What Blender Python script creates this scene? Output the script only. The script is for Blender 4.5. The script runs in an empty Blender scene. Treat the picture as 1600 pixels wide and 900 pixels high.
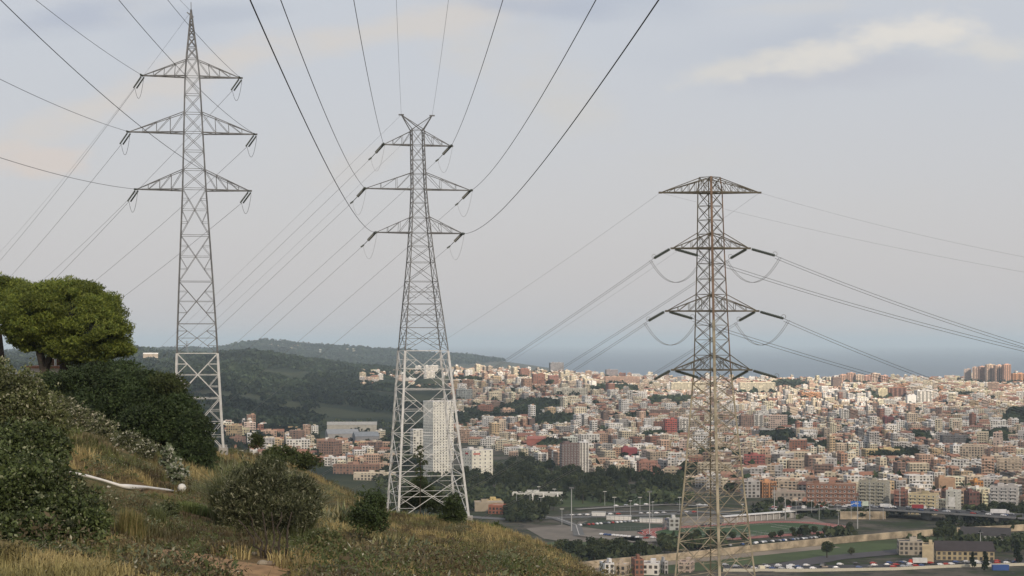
import bpy, math, random
import numpy as np
from mathutils import Vector, Matrix
rng = np.random.default_rng(7); random.seed(7)
sc = bpy.context.scene
R = math.radians
F = 2790.0; CZ = 150.0; HY = 535.0           # focal length in picture px, eye height above the sea, horizon row

# ------------------------------------------------------------------ camera
cam = bpy.data.cameras.new('camera'); camo = bpy.data.objects.new('camera', cam); sc.collection.objects.link(camo)
camo.location = (0, 0, CZ); camo.rotation_euler = (R(90), 0, 0)
cam.sensor_width = 36; cam.lens = 36 * F / 1600; cam.shift_y = (HY - 450) / 1600; cam.clip_start = 0.5; cam.clip_end = 400000
sc.camera = camo
# ------------------------------------------------------------------ light and sky
SUN_EL, SUN_AZ = 27, 22                        # behind the camera, a little to the right
sd = Vector((math.sin(R(SUN_AZ)) * math.cos(R(SUN_EL)), -math.cos(R(SUN_AZ)) * math.cos(R(SUN_EL)), math.sin(R(SUN_EL))))
sl = bpy.data.lights.new('sun', 'SUN'); sl.energy = 5.0; sl.angle = R(3.0); sl.color = (1.0, 0.85, 0.68)
so = bpy.data.objects.new('sun', sl); sc.collection.objects.link(so); so.rotation_euler = sd.to_track_quat('Z', 'Y').to_euler()
so.location = (200, -400, 500)
sc.view_settings.view_transform = 'Standard'; sc.view_settings.look = 'None'; sc.view_settings.exposure = 0.0
sc.view_settings.gamma = 1.0; sc.view_settings.use_curve_mapping = False
sc.cycles.max_bounces = 5; sc.cycles.diffuse_bounces = 2; sc.cycles.glossy_bounces = 2; sc.cycles.transmission_bounces = 2
sc.cycles.volume_bounces = 0; sc.cycles.transparent_max_bounces = 8
sc.cycles.use_denoising = True

class NT:
    def __init__(s, tree): s.t = tree; s.n = tree.nodes; s.l = tree.links
    def new(s, ty, **kw):
        n = s.n.new(ty)
        for k, v in kw.items():
            if k in n.inputs.keys(): s.put(n.inputs[k], v)
            else: setattr(n, k, v)
        return n
    def put(s, sock, v):
        if isinstance(v, bpy.types.NodeSocket): s.l.new(v, sock)
        elif v is not None:
            if sock.type in ('RGBA',) and hasattr(v, '__len__') and len(v) == 3: v = (*v, 1)
            sock.default_value = v
    def m(s, op, a, b=None, c=None, clamp=False):
        n = s.n.new('ShaderNodeMath'); n.operation = op; n.use_clamp = clamp
        for i, v in enumerate((a, b, c)):
            if v is not None: s.put(n.inputs[i], v)
        return n.outputs[0]
    def mix(s, f, a, b, blend='MIX'):
        n = s.n.new('ShaderNodeMix'); n.data_type = 'RGBA'; n.blend_type = blend
        s.put(n.inputs[0], f); s.put(n.inputs[6], a); s.put(n.inputs[7], b); return n.outputs[2]
    def noise(s, vec, scale, detail=4, rough=.55, out=0):
        n = s.n.new('ShaderNodeTexNoise'); n.inputs['Scale'].default_value = scale; n.inputs['Detail'].default_value = detail
        n.inputs['Roughness'].default_value = rough
        if vec is not None: s.l.new(vec, n.inputs['Vector'])
        return n.outputs[out]
    def ramp(s, f, *stops):
        n = s.n.new('ShaderNodeValToRGB'); e = n.color_ramp.elements
        for i, (p, c) in enumerate(stops):
            if i > 1: e.new(p)
            e[i].position = p; e[i].color = (c, c, c, 1) if not hasattr(c, '__len__') else (*c, 1)
        s.l.new(f, n.inputs[0]); return n.outputs[0]
    def smooth(s, f, a, b):
        n = s.n.new('ShaderNodeMapRange'); n.interpolation_type = 'SMOOTHSTEP'
        s.put(n.inputs[0], f); n.inputs[1].default_value = a; n.inputs[2].default_value = b; return n.outputs[0]

w = bpy.data.worlds.new('World'); sc.world = w; w.use_nodes = True
N = NT(w.node_tree); N.n.clear()
sky = N.new('ShaderNodeTexSky'); sky.sky_type = 'NISHITA'; sky.sun_disc = False; sky.sun_elevation = R(SUN_EL)
sky.sun_rotation = math.atan2(sd.x, sd.y); sky.air_density = 1.2; sky.dust_density = 2.5
tc = N.new('ShaderNodeTexCoord').outputs['Generated']
sx = N.new('ShaderNodeSeparateXYZ', Vector=tc); X, Y, Z = sx.outputs
ya = N.m('MAXIMUM', N.m('ABSOLUTE', Y), 0.15)
au = N.m('DIVIDE', X, ya); av = N.m('DIVIDE', Z, ya)                     # azimuth- and height-like direction values
flat = N.new('ShaderNodeCombineXYZ', X=au, Y=N.m('MULTIPLY', av, 2.2), Z=0.0).outputs[0]
base = N.mix(N.smooth(av, 0.0, .20), (7.05, 6.75, 6.78), (6.55, 6.75, 7.3))           # thin high overcast over the clear sky
n1 = N.noise(flat, 5.0, 5, .5)
base = N.mix(N.m('MULTIPLY', N.smooth(n1, .5, .66), N.smooth(av, .05, .17)), base, (7.2, 6.8, 6.45))   # cream veils
n2 = N.noise(flat, 3.1, 3, .5)
blue = N.m('MULTIPLY', N.smooth(n2, .5, .62), N.smooth(av, .12, .20))
base = N.mix(N.m('MULTIPLY', blue, .75), base, (4.9, 5.3, 6.3))
def cloud(cu, cy, ru, ry, ang, col, amt, sc_=26, lo=.10, hi=.5):
    global base
    cx, cyv = (cu - 800) / F, (HY - cy) / F
    c, s_ = math.cos(R(ang)), math.sin(R(ang))
    dx = N.m('SUBTRACT', au, cx); dy = N.m('SUBTRACT', av, cyv)
    a = N.m('ADD', N.m('MULTIPLY', dx, c), N.m('MULTIPLY', dy, s_)); b = N.m('SUBTRACT', N.m('MULTIPLY', dy, c), N.m('MULTIPLY', dx, s_))
    a = N.m('DIVIDE', a, ru / F); b = N.m('DIVIDE', b, ry / F)
    r = N.m('SQRT', N.m('ADD', N.m('MULTIPLY', a, a), N.m('MULTIPLY', b, b)))
    f = N.m('SUBTRACT', N.m('SUBTRACT', 1.0, r), N.m('MULTIPLY', N.m('SUBTRACT', N.noise(flat, sc_, 6, .6), .5), -2.6))
    base = N.mix(N.m('MULTIPLY', N.smooth(f, lo, hi), amt), base, col)
cloud(200, 150, 330, 46, 20, (7.6, 6.9, 6.4), .8, 9, 0, .9)
cloud(620, 45, 330, 42, 10, (7.6, 6.95, 6.4), .8, 9, 0, .9)
cloud(90, 30, 170, 36, 10, (5.2, 5.5, 6.5), .8, 7, 0, .9)
cloud(800, 8, 190, 26, -4, (5.3, 5.6, 6.5), .8, 7, 0, .9)
cloud(340, 22, 150, 22, 5, (5.5, 5.8, 6.6), .7, 7, 0, .9)
cloud(70, 255, 110, 36, 0, (7.9, 6.8, 6.2), .75, 14, 0, .7)
cloud(570, 255, 100, 30, 20, (7.3, 6.7, 6.3), .4, 14, 0, .8)
cloud(1330, 112, 360, 34, 5, (6.0, 6.05, 6.7), .6, 9, .0, 1.0)
cloud(1170, 100, 190, 26, 12, (7.9, 7.5, 7.05), .85, 22, .0, 1.05)
cloud(1300, 82, 150, 36, 14, (8.5, 8.0, 7.4), .9, 22, .0, 1.05)
cloud(1440, 52, 150, 46, 4, (8.8, 8.25, 7.6), .95, 20, .0, 1.0)
cloud(1540, 76, 180, 34, -4, (8.1, 7.7, 7.15), .8, 18, .0, 1.1)
cloud(1240, 12, 160, 16, 2, (7.3, 7.1, 7.0), .5, 14, .0, .9)
colr = N.mix(.86, sky.outputs[0], base)
bg = N.new('ShaderNodeBackground', Color=colr, Strength=0.095)
N.l.new(bg.outputs[0], N.new('ShaderNodeOutputWorld').inputs[0])

# ------------------------------------------------------------------ materials
MATS = {}
def mat(name, col, rough=.85, metal=0.0, var=.15, scale=3.0, attr=None, trans=0.0, bump=0.0, col2=None, spec=.3):
    if name in MATS: return MATS[name]
    m = bpy.data.materials.new(name); m.use_nodes = True; T = NT(m.node_tree); b = T.n['Principled BSDF']
    pos = T.new('ShaderNodeNewGeometry').outputs['Position']
    nz = T.noise(pos, scale, 5, .6)
    if attr:
        a = T.new('ShaderNodeAttribute'); a.attribute_name = attr; c = a.outputs['Color']
    else: c = col
    dark = T.mix(1.0, c, (1 - var,) * 3, 'MULTIPLY'); lite = T.mix(1.0, c, (1 + var,) * 3, 'MULTIPLY')
    if col2: lite = T.mix(0, col2, col2)
    out = T.mix(T.smooth(nz, .3, .7), dark, lite)
    T.put(b.inputs['Base Color'], out); b.inputs['Roughness'].default_value = rough; b.inputs['Metallic'].default_value = metal
    b.inputs['Specular IOR Level'].default_value = spec
    if bump:
        bn = T.new('ShaderNodeBump', Height=nz, Strength=bump); T.l.new(bn.outputs[0], b.inputs['Normal'])
    if trans:
        tr = T.new('ShaderNodeBsdfTranslucent', Color=out); mx = T.new('ShaderNodeMixShader', Fac=trans)
        T.l.new(b.outputs[0], mx.inputs[1]); T.l.new(tr.outputs[0], mx.inputs[2]); T.l.new(mx.outputs[0], T.n['Material Output'].inputs[0])
    MATS[name] = m; return m

def wall_window_mat():
    """render wall in the building's own colour with rows of dark openings, laid out in metres in the UVs"""
    m = bpy.data.materials.new('rendered_wall'); m.use_nodes = True; T = NT(m.node_tree); b = T.n['Principled BSDF']
    a = T.new('ShaderNodeAttribute'); a.attribute_name = 'Col'
    uv = T.new('ShaderNodeUVMap').outputs[0]; s = T.new('ShaderNodeSeparateXYZ', Vector=uv)
    fu = T.m('FRACT', T.m('DIVIDE', s.outputs[0], 3.4)); fv = T.m('FRACT', T.m('DIVIDE', s.outputs[1], 3.0))
    def band(x, lo, hi): return T.m('MULTIPLY', T.m('GREATER_THAN', x, lo), T.m('LESS_THAN', x, hi))
    win = T.m('MULTIPLY', band(fu, .20, .78), band(fv, .20, .84))
    cell = T.new('ShaderNodeCombineXYZ', X=T.m('FLOOR', T.m('DIVIDE', s.outputs[0], 3.4)), Y=T.m('FLOOR', T.m('DIVIDE', s.outputs[1], 3.0)), Z=0.0)
    wn = T.new('ShaderNodeTexWhiteNoise'); T.l.new(cell.outputs[0], wn.inputs[0])
    win = T.m('MULTIPLY', win, T.m('LESS_THAN', wn.outputs[0], .86))
    gl = T.mix(wn.outputs[0], (.018, .02, .024), (.16, .145, .125))
    pos = T.new('ShaderNodeNewGeometry').outputs['Position']
    dirt = T.mix(T.noise(pos, .25, 5, .6), (.8, .79, .77), (1.12, 1.12, 1.12))
    wc = T.mix(1.0, a.outputs['Color'], dirt, 'MULTIPLY')
    T.put(b.inputs['Base Color'], T.mix(win, wc, gl)); b.inputs['Roughness'].default_value = .8
    b.inputs['Specular IOR Level'].default_value = .25
    MATS['wallwin'] = m; return m
wall_window_mat()
M_attr = mat('painted_surface', None, .85, attr='Col', var=.12, scale=.3)
M_leaf = mat('leaf', None, .62, attr='Col', var=.12, scale=.8, trans=.22, spec=.35)
M_far_leaf = mat('distant_foliage', None, .9, attr='Col', var=.2, scale=.02, spec=.1)
M_bark = mat('bark', (.055, .046, .038), .95, var=.35, scale=6, bump=.4)
M_pale_steel = mat('pale_steel', (.60, .61, .61), .5, .15, var=.12, scale=1.5)
M_grey = mat('dark_steel', (.15, .155, .16), .6, .2, var=.3, scale=1.2)
M_rust = mat('rusty_steel', (.19, .135, .10), .8, .1, var=.35, scale=.7)
M_olive = mat('olive_steel', (.115, .105, .08), .7, .1, var=.25, scale=.6)
M_paleleg = mat('lichened_steel', (.32, .29, .22), .8, .05, var=.4, scale=.5)
M_insul = mat('insulator_glass', (.07, .085, .075), .35, var=.2, scale=4, spec=.5)
M_palewire = mat('aluminium_wire', (.33, .33, .33), .5, .4)
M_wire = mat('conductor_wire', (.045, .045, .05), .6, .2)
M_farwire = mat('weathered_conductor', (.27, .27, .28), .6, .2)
M_conc = mat('concrete', (.36, .35, .33), .9, scale=1.0)
M_white = mat('white_paint', (.74, .73, .70), .6, var=.08)
M_glass = mat('window_glass', (.04, .045, .055), .15, var=.3, scale=.4, spec=.6)
M_asph = mat('asphalt', (.055, .055, .058), .9, var=.2, scale=.1)

# ------------------------------------------------------------------ mesh helpers
class MB:
    def __init__(s): s.v = []; s.f = []; s.mi = []; s.c = []; s.uv = []; s.n = 0; s.has_uv = False; s.has_c = False
    def add(s, v, f, mi=0, c=None, uv=None):
        v = np.asarray(v, float).reshape(-1, 3)
        for i, q in enumerate(f):
            s.f.append([k + s.n for k in q]); s.mi.append(mi); s.c.append(c if c is not None else (.5, .5, .5))
            s.uv.append(uv[i] if uv else [(0, 0)] * len(q))
        if c is not None: s.has_c = True
        if uv: s.has_uv = True
        s.v.append(v); s.n += len(v); return s
    def box(s, c, size, rz=0.0, mi=0, col=None, uvs=False, base=True, z0=0.0):
        """c = centre of the bottom face if base, else centre"""
        x, y, z = size[0] / 2, size[1] / 2, size[2]
        b0, b1 = (0, z) if base else (-z / 2, z / 2)
        P = np.array([(-x, -y, b0), (x, -y, b0), (x, y, b0), (-x, y, b0), (-x, -y, b1), (x, -y, b1), (x, y, b1), (-x, y, b1)])
        if rz:
            cs, sn = math.cos(rz), math.sin(rz); P = np.c_[P[:, 0] * cs - P[:, 1] * sn, P[:, 0] * sn + P[:, 1] * cs, P[:, 2]]
        P = P + np.array(c)
        Fc = [(0, 1, 5, 4), (1, 2, 6, 5), (2, 3, 7, 6), (3, 0, 4, 7), (4, 5, 6, 7), (3, 2, 1, 0)]
        uv = None
        if uvs:
            W, Dp = size[0], size[1]; o = random.randint(0, 60) * 3.4; nw = max(1, round(W / 3.4)) * 3.4; nd = max(1, round(Dp / 3.4)) * 3.4
            uv = [[(o, 0), (o + nw, 0), (o + nw, z), (o, z)], [(o + 340, 0), (o + 340 + nd, 0), (o + 340 + nd, z), (o + 340, z)]] * 2 + [[(0, 0)] * 4] * 2
        return s.add(P, Fc, mi, col, uv)
    def beam(s, p, q, w_, mi=0, sides=4):
        p = np.array(p, float); q = np.array(q, float); d = q - p; L = np.linalg.norm(d)
        if L < 1e-6: return s
        d /= L; up = np.array((0, 0, 1.)) if abs(d[2]) < .9 else np.array((1., 0, 0))
        a = np.cross(d, up); a /= np.linalg.norm(a); b = np.cross(d, a)
        pts = []
        for e in (p, q):
            for k in range(sides):
                t = 2 * math.pi * (k + .5) / sides; pts.append(e + (a * math.cos(t) + b * math.sin(t)) * w_ * (.7071 if sides == 4 else .5))
        f = [(k, (k + 1) % sides, sides + (k + 1) % sides, sides + k) for k in range(sides)]
        f += [tuple(range(sides))[::-1], tuple(range(sides, 2 * sides))]
        return s.add(pts, f, mi)
    def tube(s, pts, r, mi=0, sides=6, col=None, cap=True):
        pts = np.array(pts, float); n = len(pts); r = np.full(n, r) if np.isscalar(r) else np.array(r)
        T = np.gradient(pts, axis=0); T /= np.linalg.norm(T, axis=1)[:, None] + 1e-9
        V = []
        for i in range(n):
            up = np.array((0, 0, 1.)) if abs(T[i][2]) < .9 else np.array((0., 1, 0))
            a = np.cross(T[i], up); a /= np.linalg.norm(a); b = np.cross(T[i], a)
            for k in range(sides):
                t = 2 * math.pi * k / sides; V.append(pts[i] + (a * math.cos(t) + b * math.sin(t)) * r[i])
        f = [(i * sides + k, i * sides + (k + 1) % sides, (i + 1) * sides + (k + 1) % sides, (i + 1) * sides + k) for i in range(n - 1) for k in range(sides)]
        if cap: f += [tuple(range(sides))[::-1], tuple(range((n - 1) * sides, n * sides))]
        return s.add(V, f, mi, col)
    def sphere(s, c, r, mi=0, col=None, seg=8, ring=6):
        r = (r, r, r) if np.isscalar(r) else r; V = []; f = []
        for i in range(ring + 1):
            ph = math.pi * i / ring
            for k in range(seg):
                t = 2 * math.pi * k / seg; V.append((c[0] + r[0] * math.sin(ph) * math.cos(t), c[1] + r[1] * math.sin(ph) * math.sin(t), c[2] + r[2] * math.cos(ph)))
        for i in range(ring):
            for k in range(seg):
                f.append((i * seg + k, (i + 1) * seg + k, (i + 1) * seg + (k + 1) % seg, i * seg + (k + 1) % seg))
        return s.add(V, f, mi, col)
    def mesh(s, name, mats, smooth=False):
        me = bpy.data.meshes.new(name)
        V = np.concatenate(s.v) if s.v else np.zeros((0, 3))
        me.from_pydata(V.tolist(), [], s.f)
        for m in (mats if isinstance(mats, (list, tuple)) else [mats]): me.materials.append(m)
        me.polygons.foreach_set('material_index', np.array(s.mi, dtype=np.int32))
        if s.has_c:
            at = me.attributes.new('Col', 'FLOAT_COLOR', 'CORNER'); ln = np.array([len(q) for q in s.f])
            c = np.array([(*x, 1)[:4] for x in s.c], dtype=np.float32); at.data.foreach_set('color', np.repeat(c, ln, axis=0).ravel())
        if s.has_uv:
            u = me.uv_layers.new(name='UVMap'); u.data.foreach_set('uv', np.array([p for q in s.uv for p in q], dtype=np.float32).ravel())
        if smooth: me.polygons.foreach_set('use_smooth', np.ones(len(s.f), dtype=bool))
        me.update(); return me
    def build(s, name, mats, parent=None, smooth=False):
        o = bpy.data.objects.new(name, s.mesh(name, mats, smooth)); sc.collection.objects.link(o)
        if parent: o.parent = parent
        return o

def npmesh(name, V, Fq, mats, colors=None, parent=None, k=4, smooth=False):
    """fast mesh: V (n,3), Fq (m,k) indices, colors (m,3) one per face"""
    me = bpy.data.meshes.new(name); m = len(Fq)
    me.vertices.add(len(V)); me.vertices.foreach_set('co', np.asarray(V, np.float32).ravel())
    me.loops.add(m * k); me.loops.foreach_set('vertex_index', np.asarray(Fq, np.int32).ravel())
    me.polygons.add(m); me.polygons.foreach_set('loop_start', np.arange(0, m * k, k, dtype=np.int32))
    try: me.polygons.foreach_set('loop_total', np.full(m, k, dtype=np.int32))
    except Exception: pass
    if smooth: me.polygons.foreach_set('use_smooth', np.ones(m, dtype=bool))
    me.update(calc_edges=True)
    for x in (mats if isinstance(mats, (list, tuple)) else [mats]): me.materials.append(x)
    if colors is not None:
        at = me.attributes.new('Col', 'FLOAT_COLOR', 'CORNER'); c = np.c_[colors, np.ones(m)].astype(np.float32)
        at.data.foreach_set('color', np.repeat(c, k, axis=0).ravel())
    o = bpy.data.objects.new(name, me); sc.collection.objects.link(o)
    if parent: o.parent = parent
    return o

def tag(o, label=None, cat=None, group=None, kind=None):
    if label: o['label'] = label
    if cat: o['category'] = cat
    if group: o['group'] = group
    if kind: o['kind'] = kind
    return o
def empty(name, loc, label, cat, group=None, rz=0.0):
    o = bpy.data.objects.new(name, None); sc.collection.objects.link(o); o.location = loc; o.rotation_euler = (0, 0, rz)
    o.empty_display_size = .5; return tag(o, label, cat, group)
def copy_thing(o, loc, rz=0.0, s=1.0, label=None, group=None):
    c = o.copy(); sc.collection.objects.link(c); c.location = loc; c.rotation_euler = (0, 0, rz); c.scale = (s,) * 3 if np.isscalar(s) else s
    if label: c['label'] = label
    if group: c['group'] = group
    for ch in list(o.children):
        d = ch.copy(); sc.collection.objects.link(d); d.parent = c
        for g in list(ch.children):
            e = g.copy(); sc.collection.objects.link(e); e.parent = d
    return c
def at(u, y, D): return np.array(((u - 800) / F * D, D, CZ - (y - HY) / F * D))

# ------------------------------------------------------------------ value noise
_P = rng.random((256, 256))
def vnoise(x, y):
    xi = np.floor(x).astype(int); yi = np.floor(y).astype(int); fx = x - xi; fy = y - yi
    fx = fx * fx * (3 - 2 * fx); fy = fy * fy * (3 - 2 * fy)
    g = lambda a, b: _P[a % 256, b % 256]
    return (g(xi, yi) * (1 - fx) + g(xi + 1, yi) * fx) * (1 - fy) + (g(xi, yi + 1) * (1 - fx) + g(xi + 1, yi + 1) * fx) * fy - .5
def fbm(x, y, o=4):
    t = 0; a = 1
    for i in range(o): t = t + vnoise(x + 17.3 * i, y + 5.1 * i) * a; x = x * 2.03; y = y * 2.03; a *= .5
    return t

# ------------------------------------------------------------------ terrain
NU = [-4000, -400, 0, 150, 300, 450, 600, 730, 850, 930, 1100, 1500, 2200, 5600]
NR = {20: [1020] * 14,
      40: [880, 880, 885, 895, 905, 910, 920, 930, 945, 965, 985, 1010, 1040, 1060],
      60: [800, 800, 800, 822, 850, 880, 893, 900, 912, 932, 965, 1000, 1040, 1060],
      90: [720, 720, 722, 748, 795, 838, 866, 876, 890, 918, 962, 1010, 1050, 1060],
      120: [650, 650, 660, 690, 752, 800, 842, 855, 874, 910, 962, 1020, 1060, 1060],
      160: [600, 600, 612, 636, 716, 752, 815, 832, 860, 905, 962, 1020, 1060, 1060],
      200: [595, 595, 602, 640, 704, 722, 803, 812, 850, 903, 965, 1020, 1070, 1070],
      225: [610, 610, 618, 660, 712, 732, 808, 818, 860, 912, 972, 1030, 1080, 1080],
      300: [690, 690, 700, 730, 770, 810, 880, 905, 930, 960, 1000, 1080, 1130, 1130]}
nz_ = sorted(NR)
FU = [-4000, -200, 0, 200, 270, 350, 400, 450, 500, 620, 700, 800, 900, 1000, 1150, 1300, 1450, 1600, 2200, 5600]
FR = {1100: [890] * 20, 1500: [795.4] * 20,
      1900: [700, 700, 700, 705, 714, 722, 728, 733, 738, 740.6] + [740.6] * 10,
      2400: [650, 650, 650, 655, 662, 668, 676, 682, 688, 694, 696] + [697.7] * 9,
      3000: [600, 600, 600, 612, 620, 628, 638, 645, 652, 660, 658, 648, 644, 650, 660, 665, 665, 664, 655, 655],
      3700: [575, 575, 572, 577, 588, 586, 588, 594, 600, 606, 598, 596, 606, 622, 634, 635, 634, 626, 620, 620],
      4500: [585, 585, 578, 575, 572, 560, 560, 568, 584, 594, 588, 586, 592, 603, 611, 612, 609, 602, 600, 600],
      5500: [570, 570, 560, 544, 556, 566, 560, 566, 572, 582, 582, 584, 588, 590, 593, 592, 592, 589, 588, 588],
      6500: [585, 585, 578, 572, 578, 582, 580, 582, 586, 592, 596, 598, 598, 602, 606, 606, 606, 602, 602, 602],
      8000: [570, 570, 562, 556, 562, 566, 560, 562, 568, 572, 580, 592, 600, 606, 606, 606, 606, 606, 606, 606],
      9800: [556, 556, 552, 550, 549, 543, 529, 537, 543, 545, 551, 563, 579, 592, 600, 600, 600, 600, 600, 600],
      13000: [575] * 10 + [580, 585] + [590] * 8}
def zof(y, D): return CZ - (np.array(y, float) - HY) / F * D
gu = np.arange(-4000, 5601, 12.0)
rows = [(2., np.full(len(gu), CZ - 1.7))]
rows += [(float(D), np.interp(gu, NU, zof(NR[D], D))) for D in nz_]
rows += [(420., np.interp(gu, NU, zof(NR[300], 300)) * .45 + .55 * 22), (600., np.full(len(gu), 14.)), (800., np.full(len(gu), 10.))]
rows += [(float(D), np.interp(gu, FU, zof(FR[D], D))) for D in sorted(FR)]
rD = np.log([r[0] for r in rows]); rZ = np.array([r[1] for r in rows])
gl = np.linspace(math.log(2), math.log(13000), 560)
G = np.array([np.interp(gl, rD, rZ[:, i]) for i in range(len(gu))])          # [u, D]
def blur(A, n, ax):
    k = np.hanning(2 * n + 3)[1:-1]; k /= k.sum(); pad = [(0, 0), (0, 0)]; pad[ax] = (n, n); B = np.pad(A, pad, 'edge')
    return np.apply_along_axis(lambda v: np.convolve(v, k, 'valid'), ax, B)
G = blur(blur(G, 3, 0), 5, 1)
def zg(u, D):
    u = np.asarray(u, float); D = np.asarray(D, float)
    a = np.clip((u + 4000) / 12, 0, len(gu) - 1.001); b = np.clip((np.log(np.maximum(D, 2)) - gl[0]) / (gl[1] - gl[0]), 0, len(gl) - 1.001)
    i = a.astype(int); j = b.astype(int); fa = a - i; fb = b - j
    z = (G[i, j] * (1 - fa) + G[i + 1, j] * fa) * (1 - fb) + (G[i, j + 1] * (1 - fa) + G[i + 1, j + 1] * fa) * fb
    X = (u - 800) / F * D
    near = np.clip((420 - D) / 120, 0, 1); z = z + near * (fbm(X / 9, D / 9, 4) * .9 + fbm(X / 1.7 + 9, D / 1.7, 2) * .16) * np.clip(D / 40, 0, 1)
    far = np.clip((D - 1700) / 900, 0, 1) * np.clip((z - 16) / 60, 0, 1) * np.clip((830 - u) / 160, 0, 1)
    rid = 1 - 2 * np.abs(fbm(X / 420 + 3.3, D / 520, 4))
    z = z + far * ((rid - .6) * 34 + fbm(X / 90, D / 90, 3) * 9)
    return np.maximum(z, -18.)
def zxy(X, Y): return zg(800 + np.asarray(X) / np.asarray(Y) * F, Y)
def gpt(u, D): return np.array(((u - 800) / F * D, D, float(zg(u, D))))
def ydown(u, D): return HY + (CZ - zg(u, D)) / D * F
_scanD = np.exp(np.linspace(math.log(900), math.log(9900), 760))
def gdist(u, y):
    """distance at which the far ground is seen at picture row y: the first visible"""
    yy = ydown(np.full(len(_scanD), float(u)), _scanD); k = np.argmax(yy <= y)
    return float(_scanD[k]) if yy[k] <= y else 9900.

def terrain(name, d0, d1, nd, ustep, mat_):
    us = np.concatenate([np.arange(-4000, -200, 60.), np.arange(-200, 1800, ustep), np.arange(1800, 5601, 60.)])
    ds = np.exp(np.linspace(math.log(d0), math.log(d1), nd)); U, Dd = np.meshgrid(us, ds, indexing='ij')
    Zt = zg(U, Dd); V = np.c_[((U - 800) / F * Dd).ravel(), Dd.ravel(), Zt.ravel()]
    a = np.arange(len(us) * nd).reshape(len(us), nd)
    Q = np.stack([a[:-1, :-1], a[1:, :-1], a[1:, 1:], a[:-1, 1:]], -1).reshape(-1, 4)
    return npmesh(name, V, Q, mat_, smooth=True)
def hill_mat():
    m = bpy.data.materials.new('dry_hillside'); m.use_nodes = True; T = NT(m.node_tree); b = T.n['Principled BSDF']
    pos = T.new('ShaderNodeNewGeometry').outputs['Position']
    a = T.noise(pos, .09, 6, .6); c = T.noise(pos, 1.3, 6, .7); d = T.noise(pos, .25, 4, .6)
    col = T.mix(T.smooth(a, .38, .62), (.17, .115, .060), (.080, .088, .036))
    col = T.mix(T.smooth(c, .45, .7), col, (.20, .155, .080))
    col = T.mix(T.smooth(d, .56, .70), col, (.06, .07, .028))
    T.put(b.inputs['Base Color'], col); b.inputs['Roughness'].default_value = 1.0; b.inputs['Specular IOR Level'].default_value = .1
    bn = T.new('ShaderNodeBump', Height=c, Strength=.6, Distance=.3); T.l.new(bn.outputs[0], b.inputs['Normal']); return m
def far_mat():
    m = bpy.data.materials.new('valley_ground'); m.use_nodes = True; T = NT(m.node_tree); b = T.n['Principled BSDF']
    pos = T.new('ShaderNodeNewGeometry').outputs['Position']; z = T.new('ShaderNodeSeparateXYZ', Vector=pos).outputs
    a = T.noise(pos, .004, 8, .62); c = T.noise(pos, .02, 6, .65); e = T.noise(pos, .0013, 4, .6)
    fine = T.noise(pos, .09, 6, .7)
    town = T.mix(T.smooth(c, .4, .6), (.13, .115, .095), (.045, .058, .03)); town = T.mix(T.smooth(fine, .5, .62), town, (.05, .05, .045)); town = T.mix(T.smooth(fine, .62, .72), town, (.24, .22, .19))
    hill = T.mix(T.smooth(a, .42, .6), (.024, .034, .022), (.060, .068, .038))
    hill = T.mix(T.smooth(e, .55, .68), hill, (.10, .085, .055))
    hill = T.mix(T.smooth(c, .66, .72), hill, (.17, .14, .10))
    left = T.smooth(T.m('DIVIDE', z[0], z[1]), -.030, -.045)
    T.put(b.inputs['Base Color'], T.mix(left, town, hill)); b.inputs['Roughness'].default_value = 1.0; b.inputs['Specular IOR Level'].default_value = .05
    return m
M_hill = hill_mat()
tag(terrain('hillside', 2, 600, 420, 6, M_hill), 'dry grassy hillside dropping towards the city', 'hillside', kind='structure')
tag(terrain('ground', 600, 13000, 620, 5, far_mat()), 'valley floor and green hills under the city', 'ground', kind='structure')
# sea
mb = MB(); S = 160000.
mb.add([(-S, 7000, 1), (S, 7000, 1), (S, S, 1), (-S, S, 1)], [(0, 1, 2, 3)])
M_sea = mat('sea_water', (.035, .07, .11), .35, var=.2, scale=.0007, spec=.5)
tag(mb.build('sea', M_sea), 'calm grey blue sea up to the horizon', 'sea', kind='structure')

# ------------------------------------------------------------------ haze box
mb = MB(); mb.box((0, 82000, -25), (330000, 165000, 330))
hz = mb.build('haze', []); tag(hz, 'thin bluish evening haze in the air', 'haze', kind='stuff'); hz.display_type = 'WIRE'
m = bpy.data.materials.new('haze_air'); m.use_nodes = True; T = NT(m.node_tree); T.n.remove(T.n['Principled BSDF'])
pv = T.new('ShaderNodeVolumePrincipled'); pv.inputs['Color'].default_value = (.70, .86, 1.0, 1); pv.inputs['Density'].default_value = 5.4e-5
pv.inputs['Anisotropy'].default_value = 0.0
T.l.new(pv.outputs[0], T.n['Material Output'].inputs['Volume']); hz.data.materials.append(m)

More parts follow.
